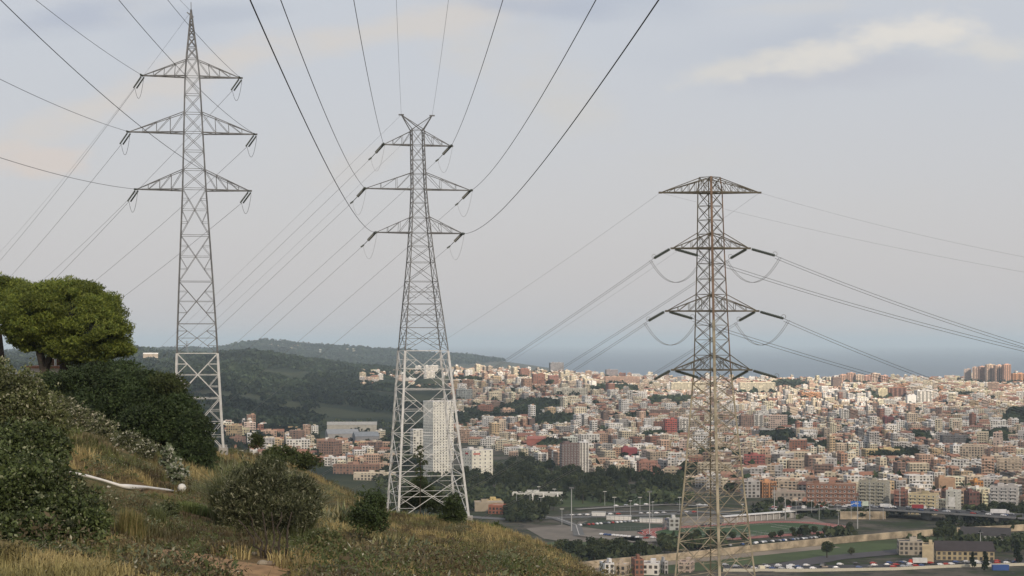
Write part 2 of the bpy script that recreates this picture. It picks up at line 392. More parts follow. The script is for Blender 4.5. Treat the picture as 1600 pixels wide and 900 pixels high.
# ------------------------------------------------------------------ unseen cloud deck added behind the camera: it dims the evening sun over valley, not over the far ridge
def shading_cloud_deck():
    z = 1800.; off = Vector((sd.x, sd.y, 0)) * ((z - 20) / sd.z)      # shadow point + off = cloud point
    n = 90; xs = np.linspace(-4600, 4600, n); ys = np.linspace(-1500, 5600, n); Xg, Yg = np.meshgrid(xs, ys, indexing='ij')
    edge = 3650 + fbm(Xg / 500, Yg / 500, 3) * 700 - np.clip(Xg, 0, 2000) * .22       # covers ground nearer than this
    d = np.minimum.reduce([(edge - Yg), (Yg + 1400), (4500 - np.abs(Xg))])
    keep = d > 0
    th = np.clip(d / 500, 0.05, 1) * (90 + 160 * (fbm(Xg / 400, Yg / 400, 4) + .6))
    top = np.c_[(Xg + off.x).ravel(), (Yg + off.y).ravel(), (z + th).ravel()]; bot = top.copy(); bot[:, 2] = z - (th * .3).ravel()
    a = np.arange(n * n).reshape(n, n); ok = (keep[:-1, :-1] & keep[1:, :-1] & keep[1:, 1:] & keep[:-1, 1:]).ravel()
    Q = np.stack([a[:-1, :-1], a[1:, :-1], a[1:, 1:], a[:-1, 1:]], -1).reshape(-1, 4)[ok]
    o = npmesh('shading_cloud', np.r_[top, bot], np.r_[Q, Q[:, ::-1] + n * n], M_shading_cloud, smooth=True)
    return tag(o, 'unseen thin cloud added to dim the sun over the valley', 'cloud', kind='stuff')
M_shading_cloud = bpy.data.materials.new('shading_cloud_veil'); M_shading_cloud.use_nodes = True; T = NT(M_shading_cloud.node_tree); b = T.n['Principled BSDF']
b.inputs['Base Color'].default_value = (.8, .8, .82, 1); b.inputs['Roughness'].default_value = 1
tr = T.new('ShaderNodeBsdfTransparent'); tl = T.new('ShaderNodeBsdfTranslucent', Color=(.8, .8, .82, 1)); mx0 = T.new('ShaderNodeMixShader', Fac=.5)
T.l.new(b.outputs[0], mx0.inputs[1]); T.l.new(tl.outputs[0], mx0.inputs[2])
mx = T.new('ShaderNodeMixShader', Fac=.64)
T.l.new(mx0.outputs[0], mx.inputs[1]); T.l.new(tr.outputs[0], mx.inputs[2]); T.l.new(mx.outputs[0], T.n['Material Output'].inputs[0])
shading_cloud_deck()

# ------------------------------------------------------------------ pylons
def arm(mb, e, n, roots_b, roots_t, tip, w_, nseg=4, mi=0):
    """tapered truss: two bottom chords and two top chords that meet at the tip"""
    for rb in roots_b: mb.beam(rb, tip, w_ * 1.7, mi)
    for rt in roots_t: mb.beam(rt, tip, w_, mi)
    rb0, rb1 = roots_b[:2]; rt0, rt1 = roots_t[:2]
    L = lambda a, b, t: np.array(a) * (1 - t) + np.array(b) * t
    for k in range(nseg):
        t0 = k / nseg; t1 = (k + 1) / nseg
        for (b_, t_) in ((rb0, rt0), (rb1, rt1)):
            if k: mb.beam(L(b_, tip, t0), L(t_, tip, t0), w_ * .6, mi)
            if k < nseg - 1: mb.beam(L(t_, tip, t0), L(b_, tip, t1), w_ * .6, mi)
        if k < nseg - 1:
            mb.beam(L(rb0, tip, t0), L(rb1, tip, t1), w_ * .6, mi)
            if k: mb.beam(L(rb0, tip, t0), L(rb1, tip, t0), w_ * .6, mi)

def insulator(p, q, r, parent, mat_=None, double=False, name='insulator'):
    p = np.array(p, float); q = np.array(q, float); mb = MB(); n = 15
    offs = [np.zeros(3)]
    if double:
        d = q - p; a = np.cross(d, (0, 0, 1.)); a /= np.linalg.norm(a); offs = [a * .22, -a * .22]
    for o in offs:
        pts = []; rr = []
        for k in range(n * 2 + 1):
            pts.append(p + o + (q - p) * k / (2 * n)); rr.append(r if k % 2 else r * .62)
        rr[0] = rr[-1] = r * .3; mb.tube(pts, rr, 0, 8)
    return mb.build(name, mat_ or M_insul, parent, smooth=False)
def loop(p, q, depth, r, parent, mat_, twin=0.0):
    mb = MB(); p = np.array(p, float); q = np.array(q, float)
    for o in ((-twin, twin) if twin else (0,)):
        pts = []
        for k in range(15):
            t = k / 14; c = p * (1 - t) + q * t; c[2] -= depth * 4 * t * (1 - t); c[0] += o; pts.append(c)
        mb.tube(pts, r, 0, 5)
    return mb.build('jumper_loop', mat_, parent)

class Pylon:
    def __init__(s, name, u, ybase, D, rot, tab, lean, label):
        s.D = D; s.k = D / F; s.yb = ybase; s.rot = rot; s.tab = tab
        s.base = at(u, ybase, D); s.o = empty(name, tuple(s.base), label, 'pylon', 'lattice power pylons'); s.lean = lean
    def z(s, y): return (s.yb - y) * s.k
    def a(s, y): return np.interp(y, [t[0] for t in s.tab], [t[1] for t in s.tab]) * s.k
    def L(s, x, y, z):
        """local (x along the arms, y across, z up) to object space"""
        c, n = math.cos(s.rot), math.sin(s.rot); return np.array((x * c - y * n - s.lean * z, x * n + y * c, z))
    def corner(s, i, y):
        a = s.a(y); q = [(-a, -a), (a, -a), (a, a), (-a, a)][i]; return s.L(*q, s.z(y))

M_brace = mat('brown_brace', (.34, .30, .23), .8, .05, var=.35, scale=.4)
def body(P, levels, leg_w, br_w, split_y=None, mats=(M_grey, M_pale_steel), mid=False, legw2=None, brw2=None):
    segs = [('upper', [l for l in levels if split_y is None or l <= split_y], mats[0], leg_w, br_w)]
    if split_y: segs.append(('lower', [l for l in levels if l >= split_y], mats[1], legw2 or leg_w * 1.3, brw2 or br_w * 1.25))  # lower section gets the paler steel, upper section the darker
    for nm, lv, mt, lw, bw in segs:
        for i in range(4):
            mb = MB()
            for y0, y1 in zip(lv[:-1], lv[1:]): mb.beam(P.corner(i, y0), P.corner(i, y1), lw)
            mt_ = mt[i] if isinstance(mt, (list, tuple)) else mt
            mb.build('leg', mt_, P.o)
        mtb = mt[-1] if isinstance(mt, (list, tuple)) else mt
        for i in range(4):
            mb = MB(); j = (i + 1) % 4
            for y0, y1 in zip(lv[:-1], lv[1:]):
                A, B, C_, E = P.corner(i, y0), P.corner(j, y0), P.corner(i, y1), P.corner(j, y1)
                mb.beam(A, E, bw); mb.beam(B, C_, bw); mb.beam(A, B, bw)
                if mid and (y1 - y0) > 30:                              # redundant members of the tall panels
                    t = np.linalg.norm(B - A) / (np.linalg.norm(B - A) + np.linalg.norm(E - C_)); X_ = A * (1 - t) + E * t
                    for (c0, c1) in ((A, C_), (B, E)):
                        q = c0 * (1 - t) + c1 * t; mb.beam(q, X_, bw * .8)
                        h1 = c0 * .5 + X_ * .5; h2 = c1 * .5 + X_ * .5
                        mb.beam(c0 * (1 - t / 2) + c1 * t / 2, h1, bw * .7); mb.beam(c0 * (1 - (1 + t) / 2) + c1 * (1 + t) / 2, h2, bw * .7)
                        mb.beam(q, h1, bw * .7); mb.beam(q, h2, bw * .7)
            mb.build('bracing', mtb, P.o)
    for i in range(4):                                                     # concrete footings
        c = P.corner(i, P.yb); mb = MB(); mb.box((c[0], c[1], -2.6), (.8, .8, 2.9)); mb.build('footing', M_conc, P.o)

ATT = {}
def cross_arm(P, y, ytop, uL, uR, cu, w_, mat_, nseg=4, diag=False):
    tips = []
    for sgn, tipu in ((-1, uL), (1, uR)):
        ln = abs(tipu - cu) * P.k / math.cos(P.rot if not diag else 0)
        mb = MB(); a = P.a(y); at_ = P.a(ytop)
        if not diag:
            tip = P.L(sgn * ln, 0, P.z(y)); rb = [P.L(sgn * a, -a, P.z(y)), P.L(sgn * a, a, P.z(y))]; rt = [P.L(sgn * at_, -at_, P.z(ytop)), P.L(sgn * at_, at_, P.z(ytop))]
        else:
            q = 1.4142; tip = np.array((sgn * ln - P.lean * P.z(y), 0, P.z(y)))
            f = lambda x, yy, zz: np.array((x - P.lean * zz, yy, zz))
            rb = [f(0, -a * q, P.z(y)), f(0, a * q, P.z(y)), f(sgn * a * q, 0, P.z(y))]; rt = [f(0, -at_ * q, P.z(ytop)), f(0, at_ * q, P.z(ytop)), f(sgn * at_ * q, 0, P.z(ytop))]
        arm(mb, None, None, rb, rt, tip, w_, nseg); mb.beam(tip - np.array((.25, 0, 0)), tip + np.array((.25, 0, 0)), w_ * 2.4)
        mb.build('cross_arm', mat_, P.o); tips.append(tip)
    return tips

def cable(pts, r, label, group, mat_=M_wire, name='power_cable'):
    mb = MB(); mb.tube(pts, r, 0, 5); o = mb.build(name, mat_); return tag(o, label, 'power cable', group)

LV = ['top', 'middle', 'lowest']; SD = ['left', 'right']
def over_cable(P, tipW, a, b, rx, r, label, group, tmax):
    r = r * .8
    """the span that passes over the viewer: comes nearer along -Y with a shallow sag"""
    t = np.linspace(0, tmax, 60); pts = np.c_[tipW[0] + rx * t, tipW[1] - t, tipW[2] - a * t + b * t * t]; return cable(pts, r, label, group)
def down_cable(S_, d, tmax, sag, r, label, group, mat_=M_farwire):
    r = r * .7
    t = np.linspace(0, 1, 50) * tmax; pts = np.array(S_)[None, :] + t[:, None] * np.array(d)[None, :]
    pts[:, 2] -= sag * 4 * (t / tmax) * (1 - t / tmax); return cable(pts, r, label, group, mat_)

# --- left pylon
P1 = Pylon('lattice_pylon', 311, 702, 190, R(10), [(15, 1.0), (92, 8.6), (120, 11.2), (207, 14.6), (295, 18), (440, 26), (520, 30), (668, 36), (702, 37.5)], .018,
           'tall grey pylon with a single pointed top beside the umbrella pine')
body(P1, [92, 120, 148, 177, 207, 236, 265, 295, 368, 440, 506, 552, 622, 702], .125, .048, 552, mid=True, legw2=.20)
mb = MB()
for i in range(4): mb.beam(P1.corner(i, 92), P1.L(0, 0, P1.z(15)), .16)
lvp = [92, 74, 58, 45, 34, 24]
for y0, y1 in zip(lvp[:-1], lvp[1:]):
    for i in range(4):
        j = (i + 1) % 4; mb.beam(P1.corner(i, y0), P1.corner(j, y1), .07); mb.beam(P1.corner(j, y0), P1.corner(i, y1), .07); mb.beam(P1.corner(i, y0), P1.corner(j, y0), .06)
zt = P1.z(15); mb.beam(P1.L(-.45, 0, zt - .3), P1.L(.25, 0, zt - .8), .1); mb.beam(P1.L(0, 0, zt), P1.L(0, 0, zt + .8), .06); mb.build('peak', M_grey, P1.o)
mb = MB(); cc = P1.corner(0, 660) * .5 + P1.corner(1, 660) * .5
mb.tube([cc + np.array((math.cos(t) * .55, -.1, math.sin(t) * .55)) for t in np.linspace(0, 2 * math.pi, 17)], .05, 0, 5); mb.build('warning_ring', M_pale_steel, P1.o)
dir1 = np.array((-61., 143., -15.)) / 143; dn1 = dir1 / np.linalg.norm(dir1)
for k, (y, yt, uL, uR, cu) in enumerate([(120, 94, 224, 372, 299), (208, 176, 203, 394, 300), (297, 266, 214, 385, 301)]):
    tips = cross_arm(P1, y, yt, uL, uR, cu, .075, M_grey, 4)
    for s_, tip in enumerate(tips):
        e = np.array((-dir1[0], 0, 0)) * 0; hang = np.array((-.75, .5, -1.0)) * 1.25
        q = tip + hang; insulator(tip + np.array((0, 0, -.15)), q, .10, P1.o, M_insul, double=True)
        loop(q, tip + np.array((.35, -1.2, -.5)), 1.55, .02, P1.o, M_wire)
        insulator(tip, tip + np.array((.12, -1.7, -.12)), .09, P1.o, M_insul)
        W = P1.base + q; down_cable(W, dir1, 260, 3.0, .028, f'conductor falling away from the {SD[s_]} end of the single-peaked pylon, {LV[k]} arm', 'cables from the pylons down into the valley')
        W = P1.base + tip + np.array((.12, -1.7, -.12))
        over_cable(P1, W, .056 if s_ else (.052 if k == 0 else .068), .00046 if s_ else .00036, .045, .026, f'overhead cable coming to the {SD[s_]} end of the single-peaked pylon, {LV[k]} arm', 'cables passing overhead', 200)
W = P1.base + P1.L(0, 0, zt - .2)
down_cable(W, dir1, 260, 3, .018, 'thin earth wire falling away from the tip of the single-peaked pylon', 'cables from the pylons down into the valley')
over_cable(P1, W, .05, .00036, .045, .018, 'thin earth wire coming overhead to the tip of the single-peaked pylon', 'cables passing overhead', 200)

# --- middle pylon
P2 = Pylon('lattice_pylon', 668, 806, 200, R(13), [(203, 9.3), (227, 9.5), (295, 10.5), (338, 13), (364, 15.2), (405, 18.5), (540, 33), (806, 55)], .027,
           'grey pylon with two short horns on top and white lower legs')
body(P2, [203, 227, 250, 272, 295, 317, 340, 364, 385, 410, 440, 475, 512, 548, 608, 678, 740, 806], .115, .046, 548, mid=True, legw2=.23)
mb = MB()
for sgn, tu in ((-1, 626), (1, 675)):
    tip = P2.L(sgn * 1.75, 0, P2.z(180))
    for i in range(4): mb.beam(P2.corner(i, 203), tip, .08)
    mb.beam(tip - np.array((.3, 0, 0)), tip + np.array((.3, 0, 0)), .14)
    W = P2.base + tip
    over_cable(P2, W, .05, .0002, .058, .014, f'thin earth wire rising overhead from the {SD[(sgn + 1) // 2]} horn of the two-horned pylon', 'cables passing overhead', 225)
    down_cable(W, np.array((-26., 33., -18.)) / 33, 150, 1.5, .014, f'thin earth wire falling away from the {SD[(sgn + 1) // 2]} horn of the two-horned pylon', 'cables from the pylons down into the valley')
mb.build('horns', M_grey, P2.o)
dir2 = np.array((-26., 33., -18.)) / 33
for k, (y, yt, uL, uR, cu) in enumerate([(227, 205, 600, 704, 652), (296, 270, 571, 734, 653), (364, 339, 587, 721, 654.5)]):
    tips = cross_arm(P2, y, yt, uL, uR, cu, .07, M_grey, 3)
    for s_, tip in enumerate(tips):
        q = tip + np.array((-.9, .8, -.8)) * 1.05; insulator(tip + np.array((-.05, 0, 0)), q, .17, P2.o)
        mb = MB(); c0 = q + np.array((-.62, .7, -.55)); mb.beam(q, c0, .05); mb.beam(c0 + np.array((-.25, 0, -.18)), c0 + np.array((.1, 0, .08)), .16); mb.build('clamp', M_insul, P2.o)
        loop(c0, tip + np.array((.2, -1.2, -.2)), 2.1, .014, P2.o, M_palewire)
        insulator(tip, tip + np.array((.12, -2.0, -.15)), .15, P2.o)
        down_cable(P2.base + c0, dir2, 150, 1.5, .022, f'conductor falling away from the {SD[s_]} end of the {LV[k]} arm of the two-horned pylon', 'cables from the pylons down into the valley')
        W = P2.base + tip + np.array((.12, -2.0, -.15))
        over_cable(P2, W, .060, .00026, .061 if s_ else (.0545 if k == 2 else .056), .026, f'overhead cable rising from the {SD[s_]} end of the {LV[k]} arm of the two-horned pylon', 'cables passing overhead', 225)

# --- right pylon
P3 = Pylon('lattice_pylon', 1118, 965, 250, R(45), [(277, 11.5), (300, 13.4), (388, 14.9), (485, 17.5), (578, 20.3), (660, 26), (760, 33), (900, 44), (965, 50)], .013,
           'rusty brown pylon with a flat wide top arm standing before the city')
body(P3, [277, 300, 322, 344, 366, 388, 412, 436, 460, 485, 508, 531, 555, 578, 600, 624, 650, 680, 714, 752, 796, 846, 902, 965], .15, .062, 600,
     mats=([M_olive, M_rust, M_olive, M_olive, M_olive], [M_paleleg, M_paleleg, M_olive, M_olive, M_brace]), mid=True, legw2=.18, brw2=.078)
# a wide front leg, rust brown above and lichen grey below
mb = MB(); lv = [277, 388, 485, 500]
for y0, y1 in zip(lv[:-1], lv[1:]): mb.beam(P3.corner(0, y0) + np.array((0, -.12, 0)), P3.corner(0, y1) + np.array((0, -.12, 0)), .30)
mb.build('leg_plate', M_rust, P3.o)
mb = MB(); lv = [500, 578, 660, 760, 900, 965]
for y0, y1 in zip(lv[:-1], lv[1:]): mb.beam(P3.corner(0, y0) + np.array((0, -.12, 0)), P3.corner(0, y1) + np.array((0, -.12, 0)), .36)
mb.build('leg_plate', M_paleleg, P3.o)
for i in (1, 3):
    mb = MB(); lv = [578, 660, 760, 900, 965]
    for y0, y1 in zip(lv[:-1], lv[1:]): mb.beam(P3.corner(i, y0) + np.array((0, -.06, 0)), P3.corner(i, y1) + np.array((0, -.06, 0)), .22)
    mb.build('leg_plate', M_paleleg, P3.o)
tp = cross_arm(P3, 301, 278, 1030, 1185, 1107.5, .11, M_olive, 7, diag=True)
for s_, tip in enumerate(tp):
    W = P3.base + tip
    A = at(150, 760 if s_ == 0 else 800, 620) if s_ == 0 else at(250, 800, 640)
    t = np.linspace(0, 1, 50)[:, None]; pts = W * (1 - t) + A * t; pts[:, 2] -= (10 * 4 * t * (1 - t))[:, 0]
    cable(pts, .013, f'thin earth wire falling away from the {SD[s_]} end of the flat-topped pylon', 'cables of the rusty pylon', M_farwire)
    B_ = at(1760, 430 if s_ else 452, 215); pts = W * (1 - t) + B_ * t; pts[:, 2] -= (.8 * 4 * t * (1 - t))[:, 0]
    cable(pts, .012, f'thin earth wire running out of the picture from the {SD[s_]} end of the flat-topped pylon', 'cables of the rusty pylon', M_farwire)
ends = [[(1780, 585), (1790, 592)], [(1790, 688), (1790, 702)], [(1790, 790), (1790, 808)]]
for k, (y, yt, uL, uR) in enumerate([(388, 364, 1048, 1168), (486, 460, 1040, 1182), (578, 554, 1050, 1172)]):
    tips = cross_arm(P3, y, yt, uL, uR, 1108 + 2 * k, .11, M_olive, 4, diag=True)
    for s_, tip in enumerate(tips):
        L_ = tip + np.array((-2.5, .9, -1.35)); R_ = tip + np.array((3.55, -.6, -1.05))
        insulator(tip + np.array((-.35, 0, -.1)), L_, .24, P3.o); insulator(tip + np.array((.35, 0, -.1)), R_, .23, P3.o)
        for q in (L_, R_):
            mb = MB(); mb.tube([q + np.array((math.cos(a) * .3, 0, .25 + math.sin(a) * .3)) for a in np.linspace(0, 2 * math.pi, 11)], .025, 0, 4); mb.build('arcing_ring', M_olive, P3.o)
        if k < 2: loop(L_ + np.array((-.5, .2, -.3)), R_ + np.array((.7, -.1, -.25)), 3.3, .028, P3.o, M_grey, twin=.14)
        else: loop(L_ + np.array((-.5, .2, -.3)), R_ + np.array((.7, -.1, -.25)), 3.0, .028, P3.o, M_grey, twin=.14)
        W1 = P3.base + L_; W2 = P3.base + R_; t = np.linspace(0, 1, 50)[:, None]
        A = np.array((W1[0] - 120, W1[1] + 170, W1[2] - 70.)); B_ = at(*ends[k][s_], 222)
        for z_, nm in ((.0, 'upper'), (.38, 'lower')):
            pts = W1 * (1 - t) + A * t; pts[:, 2] -= (8 * 4 * t * (1 - t))[:, 0] * .5; pts[:, 2] -= z_; pts[:, 0] -= z_ * .3
            cable(pts, .024, f'{nm} twin cable descending leftwards from the {SD[s_]} end of the rusty pylon, {LV[k]} arm', 'cables of the rusty pylon', M_farwire)
            pts = W2 * (1 - t) + B_ * t; pts[:, 2] -= (.9 * 4 * t * (1 - t))[:, 0]; pts[:, 2] -= z_
            cable(pts, .026, f'{nm} twin cable running rightwards from the {SD[s_]} end of the rusty pylon, {LV[k]} arm', 'cables of the rusty pylon', M_wire)

# ------------------------------------------------------------------ foliage
def leaf_quads(C, size, aspect=.5, up=0.0, out=None, outw=0.0):
    n = len(C); a = rng.normal(size=(n, 3)); a[:, 2] += up
    if out is not None: a += out * outw
    a /= np.linalg.norm(a, axis=1)[:, None]; b = np.cross(a, rng.normal(size=(n, 3))); b /= np.linalg.norm(b, axis=1)[:, None] + 1e-9
    s_ = (size * np.exp(rng.normal(0, .32, n)))[:, None]; V = np.stack([C - a * s_ * .5, C + b * s_ * aspect * .5, C + a * s_ * .5, C - b * s_ * aspect * .5], 1).reshape(-1, 3)
    return V, np.arange(4 * n).reshape(-1, 4)
def colmix(n, c0, c1, bright=None, bf=.05):
    t = rng.random(n)[:, None]; c = np.array(c0) * (1 - t) + np.array(c1) * t
    if bright is not None:
        k = rng.random(n) < bf; c[k] = np.array(bright)
    return c
def shell_points(c, r, n, inner=.72, upper=-1.0):
    d = rng.normal(size=(n * 2, 3)); d /= np.linalg.norm(d, axis=1)[:, None]; d = d[d[:, 2] > upper][:n]
    rad = inner + (1 - inner) * rng.random(len(d)) ** .5
    # bumpy shell so the outline is uneven
    b_ = 1 + .12 * np.sin(d[:, 0] * 7 + c[0]) * np.cos(d[:, 2] * 6 + c[1]) + .08 * np.sin(d[:, 1] * 13 + c[2] * 3)
    return np.array(c) + d * np.array(r) * (rad * b_)[:, None], d
def bush(name, lobes, leaf, n_per_m2, c0, c1, label, cat, group=None, aspect=.5, bright=None, bf=.05, core=True, stems=None, up=0.0, inner=.72, base=None, sub=True, part='foliage', corecol=None, outw=.5):
    """lobes: list of (centre xyz, (rx, ry, rz)) in world space"""
    lo = min(l[0][2] - l[1][2] for l in lobes); cx = np.mean([l[0][0] for l in lobes]); cy = np.mean([l[0][1] for l in lobes])
    gz = float(zxy(cx, cy)) if base is None else base
    o = empty(name, (cx, cy, gz), label, cat, group); off = np.array((cx, cy, gz)); VV = []; QQ = []; CC = []; n0 = 0
    for c, r in lobes:
        subl = [(np.array(c), np.array(r), 1.0)]
        if sub:                                                        # clumps that break the lobe up
            m_ = 20
            d = rng.normal(size=(m_, 3)); d[:, 2] += .25; d /= np.linalg.norm(d, axis=1)[:, None]
            subl = [(np.array(c) + d[i] * np.array(r) * rng.uniform(.6, .85), np.array(r) * rng.uniform(.24, .50), rng.uniform(.6, 1.4)) for i in range(m_)] + [(np.array(c), np.array(r) * .74, .7)]
        for sc_, sr, tone in subl:
            area = 4 * math.pi * (sr[0] * sr[1] * sr[2]) ** (2 / 3); n = int(area * n_per_m2)
            P_, d_ = shell_points(sc_, sr, n, inner)
            V, Q = leaf_quads(P_ - off, leaf, aspect, up, d_, outw); VV.append(V); QQ.append(Q + n0); n0 += len(V)
            CC.append(colmix(len(Q), c0, c1, bright, bf) * tone)
    for c, r in lobes:                                                  # twigs that stick out and break the outline
        ns_ = int(16 + 26 * (r[0] * r[2]) ** .5 * (leaf < .2) + 6); d = rng.normal(size=(ns_, 3)); d[:, 2] += .5; d /= np.linalg.norm(d, axis=1)[:, None]
        t_ = rng.random((ns_, 16)) ; L_ = rng.uniform(.12, .42, ns_)[:, None] * (.35 + min(r)); bend = rng.normal(size=(ns_, 3)) * .25
        P_ = np.array(c) + (d * np.array(r) * .9)[:, None, :] + (d[:, None, :] + bend[:, None, :] * t_[:, :, None]) * (L_ * t_)[:, :, None] + rng.normal(size=(ns_, 16, 3)) * leaf * .35
        P_ = P_.reshape(-1, 3); V, Q = leaf_quads(P_ - off, leaf * .9, aspect, up, np.repeat(d, 16, 0), outw); VV.append(V); QQ.append(Q + n0); n0 += len(V)
        CC.append(colmix(len(Q), np.array(c0) * 1.2, np.array(c1) * 1.2, bright, bf * 2))
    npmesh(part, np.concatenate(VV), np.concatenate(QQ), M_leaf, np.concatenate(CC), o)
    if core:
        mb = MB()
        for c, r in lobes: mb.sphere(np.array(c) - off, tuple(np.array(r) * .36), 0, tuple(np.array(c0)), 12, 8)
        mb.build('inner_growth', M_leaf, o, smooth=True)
    if stems:
        for st in stems:
            mb = MB(); pts = np.array(st[0]) - off; mb.tube(pts, st[1], 0, 7); mb.build('stem', M_bark, o, smooth=True)
    return o
def px(u, y, D, rx, ry, rd=None):
    k = D / F; return (tuple(at(u, y, D)), (rx * k, (rd if rd else (rx + ry) / 2) * k, ry * k))

# umbrella pines
def pine(u, yb, D, lobes, trunks, label):
    g = gpt(u, D); o = empty('umbrella_pine', tuple(g), label, 'pine tree', 'umbrella pines by the house')
    VV = []; QQ = []; CC = []; n0 = 0; core = MB()
    for (cu, cy, rx, ry, dd) in lobes:
        c, r = px(cu, cy, D + dd, rx, ry, rx * .9); c = np.array(c); r = np.array(r)
        m_ = int(85 * (rx / 60) ** 1.5)
        d = rng.normal(size=(m_, 3)); d[:, 2] += .25; d /= np.linalg.norm(d, axis=1)[:, None]
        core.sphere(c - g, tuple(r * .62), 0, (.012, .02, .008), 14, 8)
        for i in range(m_):
            cc = c + d[i] * r * rng.uniform(.74, 1.0); rr = rng.uniform(.45, .95) * (1.15 if d[i][2] > 0 else .85); n = int(430 * rr / .6)
            P_, q_ = shell_points(cc, (rr * 1.3, rr * 1.3, rr * .7), n, .35); V, Q = leaf_quads(P_ - g, .22, .30, .6, q_, .6)
            VV.append(V); QQ.append(Q + n0); n0 += len(V); tone = rng.uniform(.6, 1.3); CC.append(colmix(len(Q), (.065, .105, .018), (.22, .25, .045)) * tone)
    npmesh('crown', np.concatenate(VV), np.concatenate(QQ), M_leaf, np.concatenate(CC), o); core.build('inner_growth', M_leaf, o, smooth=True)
    for pts, r in trunks:
        mb = MB(); W = [at(a, b, D + c_) - g for a, b, c_ in pts]; mb.tube(W, np.array(r) * D / F, 0, 10); mb.build('trunk', M_bark, o, smooth=True)
pine(100, 600, 170, [(112, 497, 78, 52, 0), (62, 492, 58, 48, -1), (146, 517, 52, 38, -2), (62, 505, 46, 34, -1), (98, 468, 62, 28, 1), (128, 538, 62, 22, 0), (40, 505, 40, 40, 1), (165, 546, 38, 20, 0), (125, 550, 52, 20, 0), (60, 530, 40, 20, 0)],
     [([(68, 612, 0), (70, 580, 0), (62, 550, 0), (50, 525, 0)], [9, 7.5, 6, 4]), ([(70, 582, 0), (78, 556, 0), (88, 530, 0)], [6, 5, 4]),
      ([(101, 610, 1), (102, 575, 1), (106, 540, 1), (112, 515, 1)], [11, 9, 8, 5])], 'larger umbrella pine with a broad rounded crown and two trunks')
pine(-20, 600, 178, [(-30, 478, 70, 46, 0), (5, 470, 42, 38, -1), (-70, 485, 50, 40, 0)],
     [([(2, 612, 0), (2, 560, 0), (-2, 520, 0), (-10, 490, 0)], [6, 5.5, 5, 4])], 'umbrella pine cut by the frame with a thin trunk at the edge')

# house under the pines
g = at(70, 600, 182); o = empty('house', tuple(g), 'white rendered house with brown shutters behind the umbrella pines', 'house'); k = 182 / F
mb = MB(); mb.box((0, 3, -2), (56 * k, 6, 55 * k)); mb.build('wall', mat('old_render', (.62, .57, .50), .9, scale=2), o)
mb = MB(); mb.box((-38 * k, 1, -2), (60 * k, 5, 42 * k)); mb.build('wing_wall', mat('brown_render', (.12, .09, .075), .9, scale=2), o)
mb = MB(); mb.box((-40 * k, .8, 42 * k - 2), (66 * k, 6, .35)); mb.build('roof', M_white, o)
mb = MB(); mb.box((0, 3, 55 * k - 2), (60 * k, 6.6, .25)); mb.build('roof', mat('roof_tile', (.30, .16, .11), .9), o)
for (du, dy) in ((12, 34), (22, 34), (0, 34)):
    f_ = MB(); f_.box((du * k, -.06, dy * k), (8.5 * k, .1, 13 * k), base=False); f = f_.build('window', M_white, o)
    f_ = MB(); f_.box((du * k, -.12, dy * k), (6 * k, .06, 10.5 * k), base=False); f_.build('shutter', mat('brown_shutter', (.10, .055, .035), .6), f)

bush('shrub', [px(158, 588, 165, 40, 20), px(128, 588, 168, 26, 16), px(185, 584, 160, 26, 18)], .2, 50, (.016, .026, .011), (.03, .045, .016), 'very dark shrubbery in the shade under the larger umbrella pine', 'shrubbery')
# dark hedge on the slope
hl = [px(100, 612, 146, 60, 34), px(160, 604, 146, 62, 34), px(200, 588, 147, 26, 24), px(205, 620, 144, 60, 44), px(240, 640, 142, 55, 46), px(255, 612, 143, 30, 22), px(278, 662, 140, 42, 44),
      px(298, 690, 138, 38, 48), px(308, 722, 136, 32, 34), px(230, 672, 139, 50, 36), px(150, 640, 142, 55, 30)]
bush('hedge', hl, .17, 62, (.026, .044, .015), (.052, .080, .026), 'big dark green hedge running down the slope below the pines', 'hedge', bright=(.07, .09, .03), bf=.04, core=True)
bush('shrub', [px(265, 606, 141, 27, 20), px(250, 598, 141, 18, 14)], .16, 60, (.035, .05, .016), (.07, .085, .03), 'olive shrub sticking out at the top of the dark hedge', 'shrub')
def stems_to(u, y, D, us, rb, rt, n=6):
    out = []
    for (ub, ut, yt) in us:
        g = gpt(ub, D); t_ = at(ut, yt, D); pts = [g + (t_ - g) * i / n + np.array((rng.normal() * .04, rng.normal() * .04, 0)) * (0 < i < n) for i in range(n + 1)]; pts[0] = pts[0] - np.array((0, 0, .3))
        out.append((pts, np.linspace(rb, rt, n + 1)))
    return out
# left leafy thicket, near
bush('shrub', [px(20, 720, 46, 95, 60), px(60, 790, 43, 95, 70), px(110, 820, 42, 62, 48), px(20, 850, 41, 90, 50), px(-60, 780, 44, 100, 90), px(30, 885, 40, 70, 40), px(100, 880, 40, 50, 30), px(-30, 900, 39, 80, 50)],
     .085, 215, (.026, .040, .014), (.10, .13, .042), 'large leafy dark green bush filling the lower left corner', 'bush', bright=(.26, .28, .17), bf=.06, aspect=.55)
bush('shrub', [px(10, 620, 58, 62, 52), px(45, 650, 57, 50, 44), px(-40, 650, 58, 60, 60), px(75, 668, 57, 34, 32)],
     .095, 160, (.055, .07, .024), (.16, .175, .07), 'lighter olive bush with pale leaves above the corner bush', 'bush', bright=(.36, .35, .24), bf=.09, aspect=.55)
bush('shrub', [px(95, 640, 110, 26, 18), px(130, 655, 108, 26, 16), px(160, 668, 106, 22, 13)], .14, 60, (.06, .075, .03), (.15, .16, .08),
     'pale straggly scrub along the lower edge of the dark hedge', 'shrub', bright=(.42, .40, .30), bf=.16, core=False)
bush('shrub', [px(200, 690, 104, 22, 14), px(228, 704, 103, 20, 12)], .13, 60, (.06, .075, .03), (.13, .14, .07),
     'grey green scrub with whitish leaves halfway along the hedge foot', 'shrub', bright=(.48, .47, .38), bf=.14, core=False)
